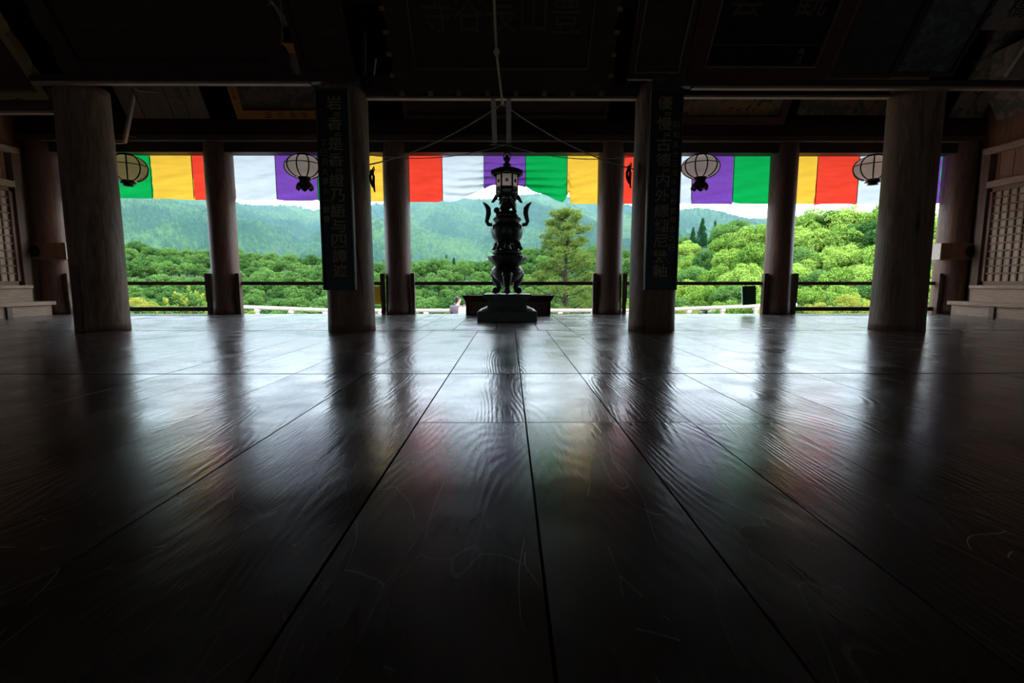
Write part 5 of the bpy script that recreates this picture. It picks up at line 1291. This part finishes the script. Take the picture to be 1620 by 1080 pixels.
# the pine right of the incense burner
def pine():
    D = 27.0; q = random.Random(8); nq = np.random.default_rng(9)
    s = D / F; base = atY(893, 560, D); tip = atY(893, 336, D); t = thing('pine_tree', 'tall open-branched pine standing just beyond the stage right of the incense burner', 'tree', (base.x, D, base.z))
    H = tip.z - base.z
    tr = MB().tube([(0, 0, -2), (0.05, 0, H * 0.3), (-0.05, 0, H * 0.6), (0.1, 0, H * 0.8), (0.0, 0, H * 0.985)], [0.19, 0.15, 0.11, 0.07, 0.015], 10); tr.build('trunk', M['bark'], t)
    cl = []
    for i in range(58):
        u = 0.16 + 0.82 * (i / 57.0); z = H * u; a = i * 2.4 + q.uniform(-0.5, 0.5)
        L_ = (0.25 + 2.75 * (1 - u) ** 0.75) * q.uniform(0.72, 1.1)
        ex = Vector((math.cos(a), math.sin(a), 0)); rise = q.uniform(0.15, 0.55)
        pts = [Vector((0, 0, z)) + ex * L_ * k / 5 + Vector((q.uniform(-.05, .05), q.uniform(-.05, .05), L_ * rise * (k / 5) ** 1.5)) for k in range(6)]
        MB().tube(pts, [0.045 * (1 - u * 0.6) * (1 - k / 6.5) + 0.006 for k in range(6)], 6).build('branch', M['bark'], t)
        for k in range(1, 6):
            for w in range(3 if k > 3 else 1 if k > 1 else 0):
                c = pts[k] + Vector((q.uniform(-.28, .28), q.uniform(-.28, .28), q.uniform(-0.03, 0.24))) * (0.5 + L_ * 0.25); cl.append((c, q.uniform(0.13, 0.27)))
    for _ in range(4): cl.append((Vector((0, 0, H * (0.96 + 0.01 * _))), 0.13))
    P_ = []; 
    for c, r in cl:
        n = 85; d = nq.normal(size=(n, 3)); d /= np.linalg.norm(d, axis=1)[:, None]; d[:, 2] = np.abs(d[:, 2]) * 0.9 + 0.05
        st = np.array([c.x, c.y, c.z]) + nq.normal(size=(n, 3)) * r * np.array([0.55, 0.55, 0.3]); en = st + d * 0.13
        sd = np.cross(d, nq.normal(size=(n, 3))); sd /= np.linalg.norm(sd, axis=1)[:, None]; sd *= 0.013
        P_.append(np.stack([st - sd, st + sd, en + sd * 0.7, en - sd * 0.7], 1).reshape(-1, 3))
    f = bpy.data.objects.new('needles', leaf_object_mesh('needles', np.concatenate(P_), M['leaf_p'])); col.objects.link(f); f.parent = t
pine()

# large-leaved shrub beyond the left opening
def shrub():
    D = 15.2; q = random.Random(15)
    b = atY(287, 530, D); t = thing('large_leaved_shrub', 'shrub with large glossy yellow-tipped leaves above the lower rail, left opening', 'shrub', (b.x, D, b.z - 1.0))
    st = MB(); L1 = MB(); L2 = MB()
    for px, py in ((291, 456), (305, 466), (270, 466), (258, 476), (281, 470), (318, 470), (296, 478), (322, 483), (262, 490), (278, 486), (308, 486), (296, 492), (250, 496), (332, 494), (268, 478)):
        e = atY(px, py, D) - Vector(t.location) + Vector((0, q.uniform(-0.25, 0.25), 0))
        st.tube([(q.uniform(-.1, .1), 0, 0), (e.x * 0.5, e.y * 0.5, e.z * 0.6), (e.x, e.y, e.z - 0.02)], [0.02, 0.014, 0.008], 6)
        for k in range(15):
            a = q.uniform(0, 6.28); tilt = 0.25 + 1.0 * (k / 15.0); ln = q.uniform(0.13, 0.21); wd = ln * 0.20
            d = Vector((math.cos(a) * math.sin(tilt), math.sin(a) * math.sin(tilt), math.cos(tilt))); sd = d.cross(Vector((0, 0, 1))).normalized(); nn = sd.cross(d)
            c = e - Vector((0, 0, 0.02 + 0.016 * k))
            vs = []
            for u, w in ((0, 0.12), (0.3, 0.85), (0.6, 1.0), (0.85, 0.55), (1.0, 0.02)):
                p = c + d * ln * u - Vector((0, 0, 0.03 * u * u))
                vs += [p - sd * wd * w + nn * 0.012, p, p + sd * wd * w + nn * 0.012]
            fs = []
            for i in range(4):
                for j in range(2): a0 = i * 3 + j; fs.append((a0, a0 + 1, a0 + 4, a0 + 3))
            (L1 if k < 7 else L2).add(vs, fs, True)
    st.build('stems', M['bark'], t); L1.build('young_leaves', M['leaf_y'], t); L2.build('old_leaves', M['leaf_b'], t)
shrub()

# village roofs between the right-hand trees
def house(px, py, D, w, label, rz):
    a = atY(px, py, D); t = thing('village_house', label, 'house', (a.x, D, a.z - 3.6), (0, 0, rz))
    MB().box((-w, -2.4, -4), (w, 2.4, 2.1)).build('walls', M['white_plastic'], t)
    MB().prism([(-w - 0.5, 2.0), (w + 0.5, 2.0), (w * 0.35, 3.6), (-w * 0.35, 3.6)], -2.9, 2.9).build('roof', roofm, t)
    MB().box((-w * 0.5, -2.43, 0.3), (w * 0.2, -2.39, 1.5)).build('window', M['iron'], t)
roofm = plain('pale_grey_tiles', (0.55, 0.57, 0.60), 0.5, 0, 0.4, 0.12, 3)
house(1106, 471, 62, 1.3, 'small house with pale grey roof among the trees under the hand rail, left one', 0.1)
house(1124, 473, 66, 1.3, 'small house with pale grey roof among the trees under the hand rail, right one', -0.15)

# mist in the valley air between the woods and the mountain
hz = MB().box((-2200, 215, -60), (2200, 1500, 420)).build('valley_haze', None)
m = bpy.data.materials.new('haze'); m.use_nodes = True; N = m.node_tree.nodes; N.remove(N['Principled BSDF'])
vs_ = N.new('ShaderNodeVolumeScatter'); vs_.inputs['Density'].default_value = 0.00038; vs_.inputs['Color'].default_value = (0.50, 0.76, 0.96, 1); vs_.inputs['Anisotropy'].default_value = 0.0
m.node_tree.links.new(vs_.outputs[0], N['Material Output'].inputs['Volume']); hz.data.materials.append(m)
tag(hz, 'pale blue-green haze lying in front of the mountain', 'haze', None, 'stuff')
